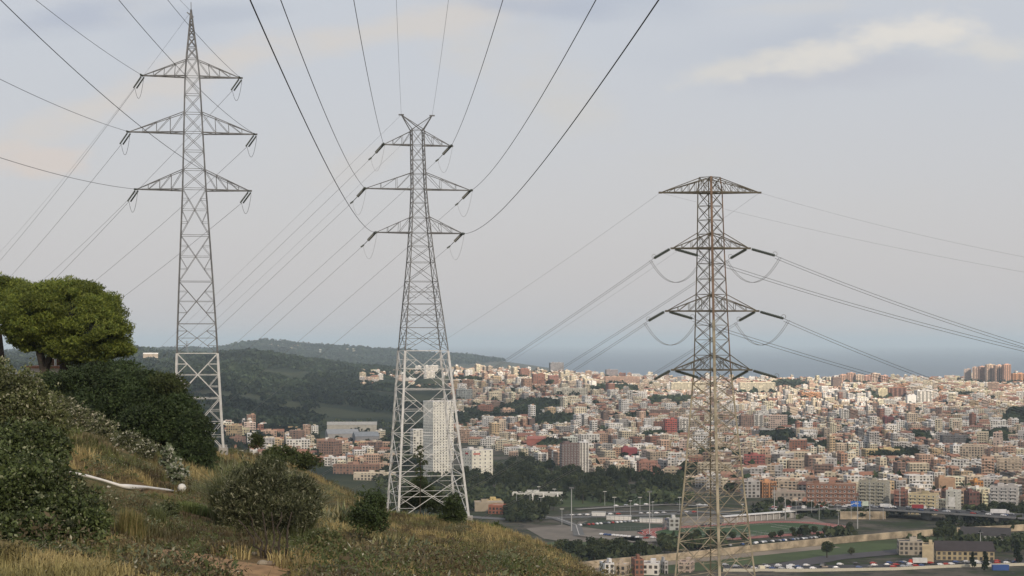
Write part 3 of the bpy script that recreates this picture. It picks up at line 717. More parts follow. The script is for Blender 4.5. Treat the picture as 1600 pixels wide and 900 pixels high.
bush('prickly_pear', [px(262, 716, 100, 11, 16), px(276, 740, 99, 14, 10)], .20, 26, (.07, .095, .05), (.16, .19, .11), 'prickly pear with pale flat pads at the foot of the hedge', 'cactus', bright=(.45, .46, .38), bf=.18, aspect=.8, core=False)
# the dark multi-stemmed shrub
ms = stems_to(0, 0, 44.5, [(412, 388, 800), (420, 410, 800), (427, 424, 800), (434, 440, 800), (442, 456, 800), (416, 372, 812)], .032, .016)
bush('shrub', [px(366, 775, 46, 26, 32), px(400, 765, 47, 44, 42), px(446, 771, 46, 44, 38), px(468, 803, 45, 32, 30), px(425, 803, 46, 46, 30), px(378, 809, 46, 30, 24), px(408, 741, 47, 40, 22), px(352, 795, 46, 14, 14), px(484, 779, 46, 18, 18)],
     .10, 140, (.032, .040, .020), (.10, .11, .052), 'round dark shrub on thin bare stems in the middle of the slope', 'shrub', bright=(.30, .30, .20), bf=.08, aspect=.25, stems=ms, up=.9, core=False)

# feathery reeds and tall grasses: tufts with many blades
def blades(name, pts, n_bl, h0, h1, w_, c0, c1, label, cat, lean=.35, kind=None, bright=None, bf=.0, group=None, tone=None, seg=2):
    pts = np.asarray(pts); B = np.repeat(np.arange(len(pts)), n_bl); n = len(B)
    root = pts[B] + np.c_[rng.normal(size=(n, 2)) * .10, np.zeros(n) - .03]
    h = rng.uniform(h0, h1, n); ang = rng.random(n) * 2 * math.pi; le = rng.random(n) * lean; d = np.c_[np.cos(ang), np.sin(ang), np.zeros(n)]
    d[:, 0] += .15; side = np.c_[-np.sin(ang), np.cos(ang), np.zeros(n)]
    m_ = root + d * (h * le * .35)[:, None] + np.array((0, 0, 1)) * (h * .6)[:, None]
    t_ = root + d * (h * le)[:, None] + np.array((0, 0, 1)) * (h * (1 - le * .35))[:, None]
    ww = w_ * rng.uniform(.6, 1.3, n)[:, None]
    V = np.stack([root - side * ww * .5, root + side * ww * .5, m_ + side * ww * .4, m_ - side * ww * .4, t_ + side * ww * .08, t_ - side * ww * .08], 1).reshape(-1, 3)
    b_ = np.arange(n)[:, None] * 6; Q = np.stack([b_ + np.array([0, 1, 2, 3]), b_ + np.array([3, 2, 4, 5])], 1).reshape(-1, 4)
    c = colmix(n, c0, c1, bright, bf)
    if tone is not None: c = c * tone[B][:, None] if tone.ndim == 1 else tone[B] * rng.uniform(.75, 1.3, n)[:, None]
    o = npmesh(name, V, Q, M_leaf, np.repeat(c, 2, axis=0)); return tag(o, label, cat, group, kind)

def scatter(n, u0, u1, d0, d1, keep=None):
    u = rng.uniform(u0, u1, n); D = np.exp(rng.uniform(math.log(d0), math.log(d1), n))
    if keep is not None: k = keep(u, D); u, D = u[k], D[k]
    return np.c_[(u - 800) / F * D, D, zg(u, D)], u, D
PATH = [(225, 858), (262, 862), (300, 874), (335, 892), (360, 915)]
def near_dist(u, y):
    ds = np.linspace(22, 215, 500); yy = ydown(np.full(500, float(u)), ds); k = np.argmax(yy <= y); return float(ds[k]) if yy[k] <= y else 215.
pathW = np.array([gpt(u, near_dist(u, y)) for u, y in PATH])
def path_d(X, Y):
    best = np.full(np.shape(X), 1e9)
    for a, b in zip(pathW[:-1], pathW[1:]):
        ab = (b - a)[:2]; t = np.clip(((X - a[0]) * ab[0] + (Y - a[1]) * ab[1]) / (ab @ ab), 0, 1); best = np.minimum(best, np.hypot(X - a[0] - t * ab[0], Y - a[1] - t * ab[1]))
    return best
PIPE = [(75, 736), (110, 743), (140, 750), (165, 756), (187, 764), (200, 766), (230, 768), (262, 771), (276, 773)]
pipeW = np.array([gpt(u, near_dist(u, y)) for u, y in PIPE])
def pipe_d(X, Y):
    best = np.full(np.shape(X), 1e9)
    for a, b in zip(pipeW[:-1], pipeW[1:]):
        ab = (b - a)[:2]; t = np.clip(((X - a[0]) * ab[0] + (Y - a[1]) * ab[1]) / (ab @ ab), 0, 1); dy_ = (Y - a[1] - t * ab[1])
        best = np.minimum(best, np.hypot(X - a[0] - t * ab[0], np.where(dy_ < 0, dy_ * .4, dy_)))
    return best
# dirt path: a sheet laid just above the soil
mb = MB(); 
for i in range(len(pathW) - 1):
    pass
ts = np.linspace(0, len(pathW) - 1, 40); C = np.array([np.interp(ts, range(len(pathW)), pathW[:, k]) for k in range(3)]).T
Tn = np.gradient(C, axis=0); Nn = np.c_[-Tn[:, 1], Tn[:, 0]]; Nn /= np.linalg.norm(Nn, axis=1)[:, None]
rowsV = []
for i in range(40):
    wd = .8 + .25 * math.sin(i * .9) + i * .022
    for s_ in np.linspace(-1, 1, 7):
        x, y = C[i, 0] + Nn[i, 0] * s_ * wd, C[i, 1] + Nn[i, 1] * s_ * wd; rowsV.append((x, y, float(zxy(x, y)) + .05 - .05 * abs(s_) ** 3))
mb.add(rowsV, [(i * 7 + j, i * 7 + j + 1, (i + 1) * 7 + j + 1, (i + 1) * 7 + j) for i in range(39) for j in range(6)])
tag(mb.build('path', mat('ochre_dirt', (.30, .19, .10), 1.0, var=.25, scale=2.5, bump=.4), smooth=True), 'ochre dirt footpath across the slope', 'path', kind='structure')

def veg_color(P_, u, D):
    n1 = fbm(P_[:, 0] / 7, P_[:, 1] / 9, 3); n2 = fbm(P_[:, 0] / 2.2 + 40, P_[:, 1] / 2.5, 2)
    dry = np.clip(.22 + n1 * 2.4 + n2 * .6 + (u - 520) / 1500, 0, 1)[:, None]; br = np.clip(.55 - n2 * 1.6 - n1 * 1.4, 0, 1)[:, None] * .85
    c = np.array((.115, .150, .046)) * (1 - dry) + np.array((.37, .30, .135)) * dry; c = c * (1 - br) + np.array((.09, .06, .036)) * br
    return c
P_, u, D = scatter(44000, -380, 1000, 27, 228, lambda u, D: (path_d((u - 800) / F * D, D) > 1.25) & (pipe_d((u - 800) / F * D, D) > .9) & ~((u > 375) & (u < 460) & (D < 47) & (rng.random(len(u)) < .8)))
k = (fbm(P_[:, 0] / 3.1, P_[:, 1] / 3.1, 3) + rng.random(len(P_)) * .5 > .05); P_, u, D = P_[k], u[k], D[k]
blades('grass', P_, 9, .12, .48, .032, (.3, .25, .1), (.3, .25, .1), 'dry yellow and green grass covering the slope', 'grass', lean=.8, kind='stuff', tone=veg_color(P_, u, D))
P_, u, D = scatter(26000, -80, 1000, 95, 228, lambda u, D: fbm((u - 800) / F * D / 5 + 31, D / 5, 3) > -.05)
blades('grass', P_, 6, .2, .8, .055, (.3, .25, .1), (.3, .25, .1), 'tall dry grass on the far crest of the slope', 'grass', lean=.7, kind='stuff', tone=veg_color(P_, u, D))
# low scrub ground cover: small leafy cushions (undergrowth nobody could count)
P_, u, D = scatter(9500, -380, 960, 29, 220, lambda u, D: (path_d((u - 800) / F * D, D) > 1.3) & (pipe_d((u - 800) / F * D, D) > 1.0) & (fbm((u - 800) / F * D / 6 + 80, D / 6, 3) > -.12 + .22 * (u < 460)) & ~((u > 365) & (u < 470) & (D < 49)))
VV = []; CC = []; n0 = 0; QQ = []
for i in range(len(P_)):
    r = rng.uniform(.15, .55) if rng.random() < .9 else rng.uniform(.6, 1.05); n = int(40 + r * 150 + 260 * max(0, r - .6)); s_, d_ = shell_points(P_[i] + np.array((0, 0, r * .3)), (r, r, r * .7), n, .3, -.2)
    V, Q = leaf_quads(s_, .09, .4, .4, d_, .5); VV.append(V); QQ.append(Q + n0); n0 += len(V)
    base_ = [((.06, .08, .028), (.12, .145, .05)), ((.12, .105, .05), (.21, .175, .085)), ((.075, .06, .035), (.13, .10, .055)), ((.09, .11, .06), (.18, .20, .11))][rng.integers(4)]
    CC.append(colmix(len(Q), *base_, (.4, .38, .28), .02))
tag(npmesh('undergrowth', np.concatenate(VV), np.concatenate(QQ), M_leaf, np.concatenate(CC)), 'low brown and green scrub between the grasses', 'undergrowth', kind='stuff')

P_, u, D = scatter(420, -40, 940, 32, 200); mb = MB()
for i in range(len(P_)):
    q = rng.uniform(.04, .16); mb.sphere(P_[i] + np.array((0, 0, q * .4)), (q, q * rng.uniform(.6, 1), q * .6), 0, [(.45, .42, .36), (.30, .26, .20), (.20, .16, .12)][rng.integers(3)], 6, 4)
tag(mb.build('stones', M_attr), 'pale stones scattered over the dry slope', 'stones', kind='stuff')
def clump(name, spec, n_bl, h0, h1, w_, c0, c1, label, cat, lean=.5, bright=None, bf=0, n=120, D=None, group=None):
    """one grass or reed clump: a thing; spec = (u, y, D, radius px)"""
    u0, y0, D, ru = spec; k_ = D / F; c = gpt(u0, D); a = rng.random(n) * 6.28; rr = np.sqrt(rng.random(n)) * ru * k_
    pts = np.c_[c[0] + np.cos(a) * rr, c[1] + np.sin(a) * rr * .8, np.zeros(n)]; pts[:, 2] = zxy(pts[:, 0], pts[:, 1])
    return blades(name, pts, n_bl, h0, h1, w_, c0, c1, label, cat, lean, bright=bright, bf=bf, group=group)
clump('reed_clump', (408, 0, 80, 66), 26, 1.6, 3.9, .045, (.10, .125, .05), (.22, .24, .12), 'tall feathery pale green reeds behind the dark stemmed shrub', 'reeds', n=300, bright=(.42, .40, .28), bf=.10, lean=.95)
clump('reed_clump', (340, 0, 100, 40), 14, .5, 1.4, .04, (.13, .15, .06), (.25, .25, .12), 'soft yellow green grass beside the foot of the dark hedge', 'grass clump', n=140, bright=(.4, .36, .24), bf=.05, lean=.5)
clump('grass_tuft', (205, 0, 60, 15), 18, .6, 1.2, .03, (.12, .14, .05), (.34, .27, .12), 'tall golden and green grass tuft above the bend of the dirt path', 'grass tuft', n=60)
clump('grass_tuft', (242, 0, 66, 12), 16, .4, .9, .03, (.08, .10, .04), (.15, .17, .07), 'low green grass tuft right of the golden tuft', 'grass tuft', n=40)
clump('grass_clump', (668, 0, 196, 62), 10, .3, 1.1, .06, (.10, .15, .04), (.20, .24, .08), 'bright green grass round the feet of the two-horned pylon', 'grass clump', n=420, lean=.6)
clump('grass_clump', (760, 0, 185, 34), 10, .4, 1.1, .07, (.10, .15, .04), (.24, .25, .09), 'green grass on the crest right of the two-horned pylon', 'grass clump', n=200, lean=.6)
clump('grass_clump', (318, 0, 84, 40), 12, .2, .6, .045, (.11, .16, .05), (.20, .23, .08), 'fresh green grass beyond the ball at the pipe end', 'grass clump', n=180, lean=.6)
bush('shrub', [px(400, 690, 150, 11, 12)], .16, 60, (.04, .055, .02), (.08, .10, .035), 'small round bush on the crest above the feathery reeds', 'bush')
bush('shrub', [px(440, 712, 130, 28, 14), px(478, 722, 128, 26, 13), px(425, 724, 128, 18, 12)], .16, 60, (.038, .055, .018), (.08, .10, .035), 'dark green low shrub on the crest beside the reeds', 'shrub')
bush('shrub', [px(580, 790, 96, 22, 26), px(568, 812, 95, 22, 22), px(590, 815, 95, 18, 20)], .12, 90, (.03, .05, .018), (.07, .10, .032), 'rounded deep green shrub left of the two-horned pylon', 'shrub')
bush('shrub', [px(708, 792, 168, 14, 18), px(703, 806, 168, 17, 14), px(714, 808, 168, 14, 12)], .17, 60, (.028, .045, .016), (.06, .085, .028), 'dark bush inside the front feet of the two-horned pylon', 'bush')
bush('shrub', [px(660, 768, 214, 18, 22), px(645, 785, 214, 20, 18), px(676, 786, 214, 18, 18)], .2, 45, (.026, .042, .018), (.055, .075, .028), 'dark rounded tree behind the two-horned pylon', 'tree')
bush('shrub', [px(775, 824, 190, 7, 6), px(782, 828, 190, 6, 5)], .17, 60, (.05, .07, .022), (.09, .12, .04), 'tiny green bush on the crest right of the two-horned pylon', 'bush')
bush('shrub', [px(300, 850, 62, 10, 6), px(290, 852, 62, 9, 5)], .08, 160, (.06, .08, .03), (.12, .15, .06), 'flat green cushion plant beside the dirt path', 'plant', core=False)
bush('shrub', [px(250, 810, 76, 18, 14), px(265, 798, 77, 16, 12)], .1, 130, (.045, .06, .025), (.10, .12, .05), 'dark weedy bush below the white pipe', 'shrub', core=False, bright=(.3, .3, .2), bf=.05)
bush('shrub', [px(520, 850, 66, 20, 16), px(498, 845, 66, 16, 14)], .09, 150, (.05, .065, .025), (.10, .115, .045), 'low green bush at the foot of the stemmed shrub', 'shrub')
# slender sapling
st = stems_to(0, 0, 196, [(657, 657, 706)], .07, .03)
bush('sapling', [px(657, 702, 196, 5, 5), px(654, 713, 196, 7, 3), px(660, 723, 196, 8, 3), px(656, 736, 196, 7, 4), px(658, 750, 196, 8, 5)], .13, 14, (.03, .045, .018), (.06, .08, .028), 'slender young tree seen through the legs of the two-horned pylon', 'tree', core=False, stems=st, sub=False)
# agaves: thick sword leaves
def agave(u, y, r, n, label):
    D = near_dist(u, y); r = r * D / 80
    g = gpt(u, D); mb = MB()
    for i in range(n):
        a = rng.random() * 6.28; el = rng.uniform(.25, 1.35); L_ = r * rng.uniform(.6, 1.1); ro = g + np.array((rng.normal() * r * .35, rng.normal() * r * .35, 0))
        d = np.array((math.cos(a) * math.cos(el), math.sin(a) * math.cos(el), math.sin(el))); sd_ = np.array((-math.sin(a), math.cos(a), 0)) * .07
        mid_ = ro + d * L_ * .5 + np.array((0, 0, .06)); tip = ro + d * L_ - np.array((0, 0, L_ * .12)); up_ = np.array((0, 0, .035))
        c = [(.16, .19, .10), (.28, .28, .14), (.46, .43, .26), (.10, .12, .07)][rng.integers(4)]
        mb.add([ro - sd_, ro + sd_, mid_ + sd_, mid_ - sd_, tip, ro - up_, mid_ - up_], [(0, 1, 2, 3), (3, 2, 4), (0, 3, 6, 5), (5, 6, 2, 1), (3, 4, 6), (6, 4, 2)], 0, c)
    return tag(mb.build('agave', M_leaf), label, 'agave')
agave(538, 822, 1.35, 150, 'yellowish spiky agave clump left of the deep green shrub')
agave(612, 868, 1.3, 150, 'grey spiky agave clump below the deep green shrub')
agave(648, 862, .9, 70, 'smaller agave clump to the right of the grey one')
agave(708, 884, .7, 60, 'pale dry agave near the lower edge of the slope')

# white pipe along the slope with a round end, and debris
pp = []
for q in pipeW: pp.append(q + np.array((0, 0, .14)))
mb = MB(); mb.tube(pp, [.05, .06, .07, .06, .07, .13, .07, .06, .06], 0, 8); mb.build_ = None
o = tag(mb.build('pipe', M_white, smooth=True), 'white pipe lying across the slope below the hedge', 'pipe')
e = pp[-1]; mb = MB(); mb.sphere(e + np.array((.3, 0, .22)), .25, 0, None, 14, 10)
tag(mb.build('ball', M_white, smooth=True), 'round white tank end beside the tip of the white pipe', 'container')
g = gpt(303, near_dist(303, 783)); mb = MB(); mb.box(g + np.array((0, 0, .0)), (.55, .3, .22), .4, 0); tag(mb.build('box', mat('red_plastic', (.40, .12, .08), .6)), 'crumpled red box on the slope right of the white pipe', 'box')
mb = MB()
for i in range(7): mb.box(gpt(310 + i * 2.6, near_dist(312 + i * 2, 790 + i * 1.5)) + np.array((0, 0, .03)), (.3 + .2 * (i % 2), .25, .07), i * .7)
tag(mb.build('rubble', M_white), 'white broken rubble beside the crumpled red box', 'rubble', kind='stuff')
mb = MB(); mb.tube([gpt(u, 62) + np.array((0, 0, .12 + .05 * i)) for i, u in enumerate((655, 668, 680, 700))], [.02, .03, .03, .02], 0, 6)
tag(mb.build('dead_branch', mat('dead_wood', (.33, .29, .23), .9)), 'fallen bare branch on the lower slope', 'branch')
mb = MB()
for i in range(9):
    x0 = 40 + i * 8; mb.tube([gpt(x0, 39) + np.array((0, 0, .1)), gpt(x0, 39) + np.array((rng.normal() * .3, -.2, .35)), gpt(x0, 39) + np.array((.5 + rng.normal() * .2, -.4, .3 + rng.random() * .3))], [.02, .012, .006], 0, 5)
tag(mb.build('dead_branches', mat('dead_wood', (.33, .29, .23), .9)), 'bare grey twigs under the corner bush', 'branches', kind='stuff')

# ------------------------------------------------------------------ the plain: fields, roads, river
def dpl(y): return 140. * F / (y - HY)
def W0(u, y, z=0.0): D = dpl(y); return np.array(((u - 800) / F * D, D, 10 + z))
def sheet(name, pts, mat_, lev, label, cat, kind='structure', col=None):
    mb = MB(); V = [W0(u, y, .08 * lev) for u, y in pts]; mb.add(V, [tuple(range(len(V)))[::-1]], 0, col)
    return tag(mb.build(name, mat_), label, cat, kind=kind)
def strip(pts, width, lev):
    """strip along a line of picture-ground points, width metres"""
    C = np.array([W0(u, y, .08 * lev) for u, y in pts]); T_ = np.gradient(C, axis=0); n = np.c_[-T_[:, 1], T_[:, 0]]; n /= np.linalg.norm(n, axis=1)[:, None]
    V = []; 
    for i in range(len(C)):
        for s_ in (-1, 1): V.append((C[i, 0] + n[i, 0] * s_ * width / 2, C[i, 1] + n[i, 1] * s_ * width / 2, C[i, 2]))
    return V, [(2 * i, 2 * i + 2, 2 * i + 3, 2 * i + 1) for i in range(len(C) - 1)]
M_turf = mat('sports_turf', (.045, .085, .03), .95, var=.15, scale=.03); M_track = mat('red_track', (.33, .085, .065), .9, var=.1, scale=.05)
M_sand = mat('pale_dirt', (.25, .21, .165), .95, var=.2, scale=.03); M_gdirt = mat('grey_dirt', (.20, .175, .145), .95, var=.3, scale=.03)
M_stone = mat('river_wall_stone', (.40, .33, .235), .95, var=.45, scale=.12); M_green = mat('river_grass', (.06, .085, .03), .95, var=.25, scale=.03)
sheet('car_park', [(905, 815), (1240, 800), (1300, 820), (1010, 850), (880, 838)], M_gdirt, 1, 'grey parking ground around the running track', 'car park')
sheet('lawn', [(712, 776), (800, 768), (900, 766), (1065, 774), (1065, 786), (900, 792), (800, 790), (715, 796)], M_green, 0.5, 'rough green ground under the wooded belt', 'lawn')
sheet('dirt_field', [(822, 826), (880, 820), (945, 834), (960, 845), (890, 848), (850, 842)], M_gdirt, 2, 'bare brownish dirt field beyond the crest', 'dirt field')
sheet('sports_pitch', [(900, 822), (925, 812), (1040, 820), (1030, 829), (960, 830)], mat('dark_turf', (.04, .055, .03), .95), 2, 'dark green fenced sports pitch beside the dirt field', 'sports pitch')
sheet('field', [(850, 848), (1000, 838), (1020, 872), (930, 885), (880, 870)], M_green, 1, 'rough green ground below the dirt field', 'field')
# running track
def oval(cx, cy, rz, L_, r, n=24):
    P_ = []
    for i in range(n + 1): t = -math.pi / 2 + math.pi * i / n; P_.append((L_ / 2 + r * math.cos(t), r * math.sin(t)))
    for i in range(n + 1): t = math.pi / 2 + math.pi * i / n; P_.append((-L_ / 2 + r * math.cos(t), r * math.sin(t)))
    c, s_ = math.cos(rz), math.sin(rz); return [(cx + x * c - y * s_, cy + x * s_ + y * c) for x, y in P_]
tcn = W0(1165, 829); o1 = oval(tcn[0], tcn[1], R(30), 78, 48); o2 = oval(tcn[0], tcn[1], R(30), 78, 35)
mb = MB(); n = len(o1); mb.add([(x, y, 10.35) for x, y in o1] + [(x, y, 10.35) for x, y in o2], [(i, (i + 1) % n, n + (i + 1) % n, n + i) for i in range(n)])
tag(mb.build('running_track', M_track), 'red athletics track around a green infield', 'running track', kind='structure')
mb = MB(); mb.add([(x, y, 10.30) for x, y in o2], [tuple(range(n))]); tag(mb.build('infield', M_turf), 'green grass infield of the athletics track', 'sports field', kind='structure')
M_line = mat('white_lines', (.62, .60, .56), .9)
for i_, rr_ in enumerate((47.6, 44.5, 41.5, 38.4, 35.4)):
    oa = oval(tcn[0], tcn[1], R(30), 78, rr_); ob = oval(tcn[0], tcn[1], R(30), 78, rr_ - .35); mb = MB()
    mb.add([(x, y, 10.42) for x, y in oa] + [(x, y, 10.42) for x, y in ob], [(i, (i + 1) % n, n + (i + 1) % n, n + i) for i in range(n)])
    o = mb.build('lane_marking', M_line); tag(o, 'white lane line on the red athletics track', 'marking', kind='structure')
mb = MB(); c_, s_ = math.cos(R(30)), math.sin(R(30))
for (x0, y0, x1, y1) in ((-45, -28, 45, -28), (-45, 28, 45, 28), (-45, -28, -45, 28), (45, -28, 45, 28), (0, -28, 0, 28), (-45, -12, -33, -12), (-33, -12, -33, 12), (-45, 12, -33, 12), (45, -12, 33, -12), (33, -12, 33, 12), (45, 12, 33, 12)):
    A = np.array((tcn[0] + x0 * c_ - y0 * s_, tcn[1] + x0 * s_ + y0 * c_)); B_ = np.array((tcn[0] + x1 * c_ - y1 * s_, tcn[1] + x1 * s_ + y1 * c_)); d = B_ - A; nn = np.array((-d[1], d[0])) / np.linalg.norm(d) * .25
    mb.add([(*(A - nn), 10.36), (*(B_ - nn), 10.36), (*(B_ + nn), 10.36), (*(A + nn), 10.36)], [(0, 1, 2, 3)])
tag(mb.build('pitch_marking', M_line), 'white pitch lines on the green infield', 'marking', kind='structure')
# river channel: grass bed, pale stone wall and pale bank path
riv = [(880, 893), (960, 884), (1060, 875), (1180, 862), (1300, 850), (1400, 841), (1500, 834), (1700, 824)]
V, f = strip(riv, 34, 1); mb = MB(); 
V, f = strip([(u, y + 10) for u, y in riv], 50, 2); mb.add(V, f); tag(mb.build('river_bed', M_green), 'grassy bed of the walled river channel', 'river bed', kind='structure')
V, f = strip([(u, y + 4.0) for u, y in riv[:5]], 16, 3); mb = MB(); mb.add(V, f); tag(mb.build('bank_path', M_sand), 'pale track along the river wall', 'path', kind='structure')
mb = MB()
for a, b in zip(riv[:-1], riv[1:]):
    A = W0(*a); B_ = W0(*b); d = (B_ - A); L_ = np.linalg.norm(d); rz = math.atan2(d[1], d[0]); c = (A + B_) / 2; mb.box((c[0], c[1], 9), (L_ + .5, 1.6, 5.6), rz)
tag(mb.build('river_wall', M_stone), 'long pale stone wall along the river channel', 'wall')
mb = MB(); r2 = [(1180, 893), (1300, 872), (1400, 863), (1440, 858)]
V, f = strip([(u, y) for u, y in r2], 20, 4); mb.add(V, f); tag(mb.build('road', mat('violet_asphalt', (.085, .08, .085), .95)), 'grey lane below the grassy river bed', 'road', kind='structure')
mb = MB(); V, f = strip([(1130, 888), (1250, 889), (1400, 886), (1480, 882), (1640, 878)], 26, 5); mb.add(V, f)
tag(mb.build('road', M_asph), 'busy road with queuing cars at the foot of the picture', 'road', kind='structure')
mb = MB()
for a, b in [((1130, 893), (1250, 893.5)), ((1250, 893.5), (1400, 891)), ((1400, 891), (1480, 887)), ((1480, 887), (1640, 883))]:
    A = W0(*a); B_ = W0(*b); d = B_ - A; c = (A + B_) / 2; mb.box((c[0], c[1], 10), (np.linalg.norm(d), .6, 1.8), math.atan2(d[1], d[0]))
tag(mb.build('parapet', mat('pale_concrete', (.55, .52, .42), .9)), 'pale parapet wall along the busy foot road', 'wall')
mb = MB(); V, f = strip([(700, 806), (800, 812), (900, 808), (1000, 806), (1100, 800), (1200, 799), (1300, 801)], 15, 3); mb.add(V, f)
tag(mb.build('road', mat('pale_asphalt', (.15, .15, .145), .95)), 'grey access road between the trees and the sports ground', 'road', kind='structure')
for k_, (pts_, wd_, mt_, lb_) in enumerate([([(880, 806), (960, 801), (1060, 798), (1120, 803), (1180, 806)], 9, mat('pale_asphalt', (.15,) * 3, .95), 'pale curved service road in front of the wooded belt'),
        ([(750, 792), (800, 800), (870, 811), (900, 822), (905, 838)], 8, mat('pale_asphalt', (.15,) * 3, .95), 'grey lane winding down to the dirt field'), ([(905, 838), (990, 848), (1080, 846), (1180, 838)], 7, M_gdirt, 'dusty lane along the near side of the track'),
        ([(900, 797), (985, 792), (1050, 789), (1110, 793)], 8, mat('pale_kerb', (.26, .25, .23), .95), 'light coloured upper road by the street lamps')]):
    V, f = strip(pts_, wd_, 6 + k_); mb = MB(); mb.add(V, f); tag(mb.build('road', mt_), lb_, 'road', kind='structure')
    V, f = strip([(a_, b_ - .0) for a_, b_ in pts_], .5, 11 + k_); mb = MB(); mb.add(V, f); tag(mb.build('road_marking', M_line), 'white centre line of the ' + ' '.join(lb_.split()[:4]), 'marking', kind='structure')
hr = []
for u, y in [(362, 620), (358, 624), (360, 629), (366, 633), (375, 637), (388, 642)]: D = gdist(u, y); hr.append(gpt(u, D) + np.array((0, 0, 1.5)))
mb = MB(); V = []
for q in hr: V += [q - np.array((0, 9, 0)), q + np.array((0, 9, 3.))]
mb.add(V, [(2 * i, 2 * i + 2, 2 * i + 3, 2 * i + 1) for i in range(len(hr) - 1)]); tag(mb.build('hill_road', mat('pale_cut', (.30, .27, .22), .95)), 'pale road cut winding over the green hill', 'road', kind='structure')
# viaduct
vd = [(1180, 799), (1280, 800.5), (1340, 803), (1420, 809), (1500, 815), (1600, 822), (1720, 829)]
o = empty('viaduct', tuple(W0(1450, 811)), 'dark motorway viaduct full of traffic crossing the river', 'viaduct'); base_ = W0(1450, 811)
VZ = [2.0, 4.0, 6.0, 7.0, 7.5, 7.5, 7.5]
mb = MB(); edge = MB(); C = [W0(u, y, z_) for (u, y), z_ in zip(vd, VZ)]
for A, B_ in zip(C[:-1], C[1:]):
    d = B_ - A; n_ = np.array((-d[1], d[0], 0)); n_ /= np.linalg.norm(n_); w2 = 14
    P_ = [A + n_ * -w2, A + n_ * w2, B_ + n_ * w2, B_ + n_ * -w2]; P2_ = [p - np.array((0, 0, 1.4)) for p in P_]
    mb.add([p - base_ for p in P_ + P2_], [(0, 3, 2, 1), (4, 5, 6, 7), (0, 4, 7, 3), (1, 2, 6, 5), (0, 1, 5, 4), (3, 7, 6, 2)])
    for s_ in (-1, 1):
        a = A + n_ * s_ * (w2 + .15); b = B_ + n_ * s_ * (w2 + .15); edge.beam(a - base_ - np.array((0, 0, .3)), b - base_ - np.array((0, 0, .3)), 1.3)
mb.build('deck', M_asph, o); edge.build('guard_rail', mat('grey_rail', (.22, .22, .22), .8), o)
for u, y, z_ in ((1380, 806, 6), (1447, 811, 7), (1515, 816, 7.3), (1570, 820, 7.4)):
    mb = MB(); mb.box(W0(u, y) - base_ + np.array((0, 0, -1)), (3, 16, z_ - .2), .15); mb.build('pier', M_conc, o)
mb = MB(); A = W0(1348, 811); mb.box((A[0], A[1], 10), (36, 3, 6), .0); tag(mb.build('retaining_wall', M_stone), 'ochre retaining wall at the start of the viaduct', 'wall')

# ------------------------------------------------------------------ buildings
PAL = {'cream': (.64, .57, .43), 'white': (.77, .75, .70), 'beige': (.48, .40, .31), 'grey': (.40, .39, .38), 'brick-red': (.27, .13, .09), 'terracotta': (.40, .25, .17),
       'salmon': (.50, .35, .26), 'ochre': (.48, .37, .23), 'brown': (.22, .15, .12), 'pinkish': (.50, .40, .34), 'maroon': (.20, .07, .07), 'orange': (.52, .27, .14), 'dark grey': (.14, .14, .145), 'pale yellow': (.62, .56, .38)}
ROOF = [(.26, .19, .15), (.32, .25, .20), (.18, .145, .125), (.55, .53, .50), (.70, .68, .64), (.12, .11, .11), (.40, .34, .29), (.46, .40, .34), (.10, .095, .10), (.62, .58, .52)]
heroes = []
occl = []     # (u0,u1,y0,y1,D) rectangles of hand-placed buildings
used_foot = []
LABELS = {}
def unique_label(l):
    LABELS[l] = LABELS.get(l, 0) + 1; return l
M_roofm = M_attr
def fine_window_mesh(w_, h_, key):
    mb = MB(); mb.box((0, 0, 0), (w_, .16, h_), 0, 0, base=False); mb.box((0, -.09, 0), (w_ * .78, .06, h_ * .82), 0, 1, base=False); mb.box((0, -.16, -h_ / 2 - .08), (w_ * 1.1, .2, .1), 0, 0, base=False)
    return mb.mesh('window', [M_white, M_glass])
WINM = {}
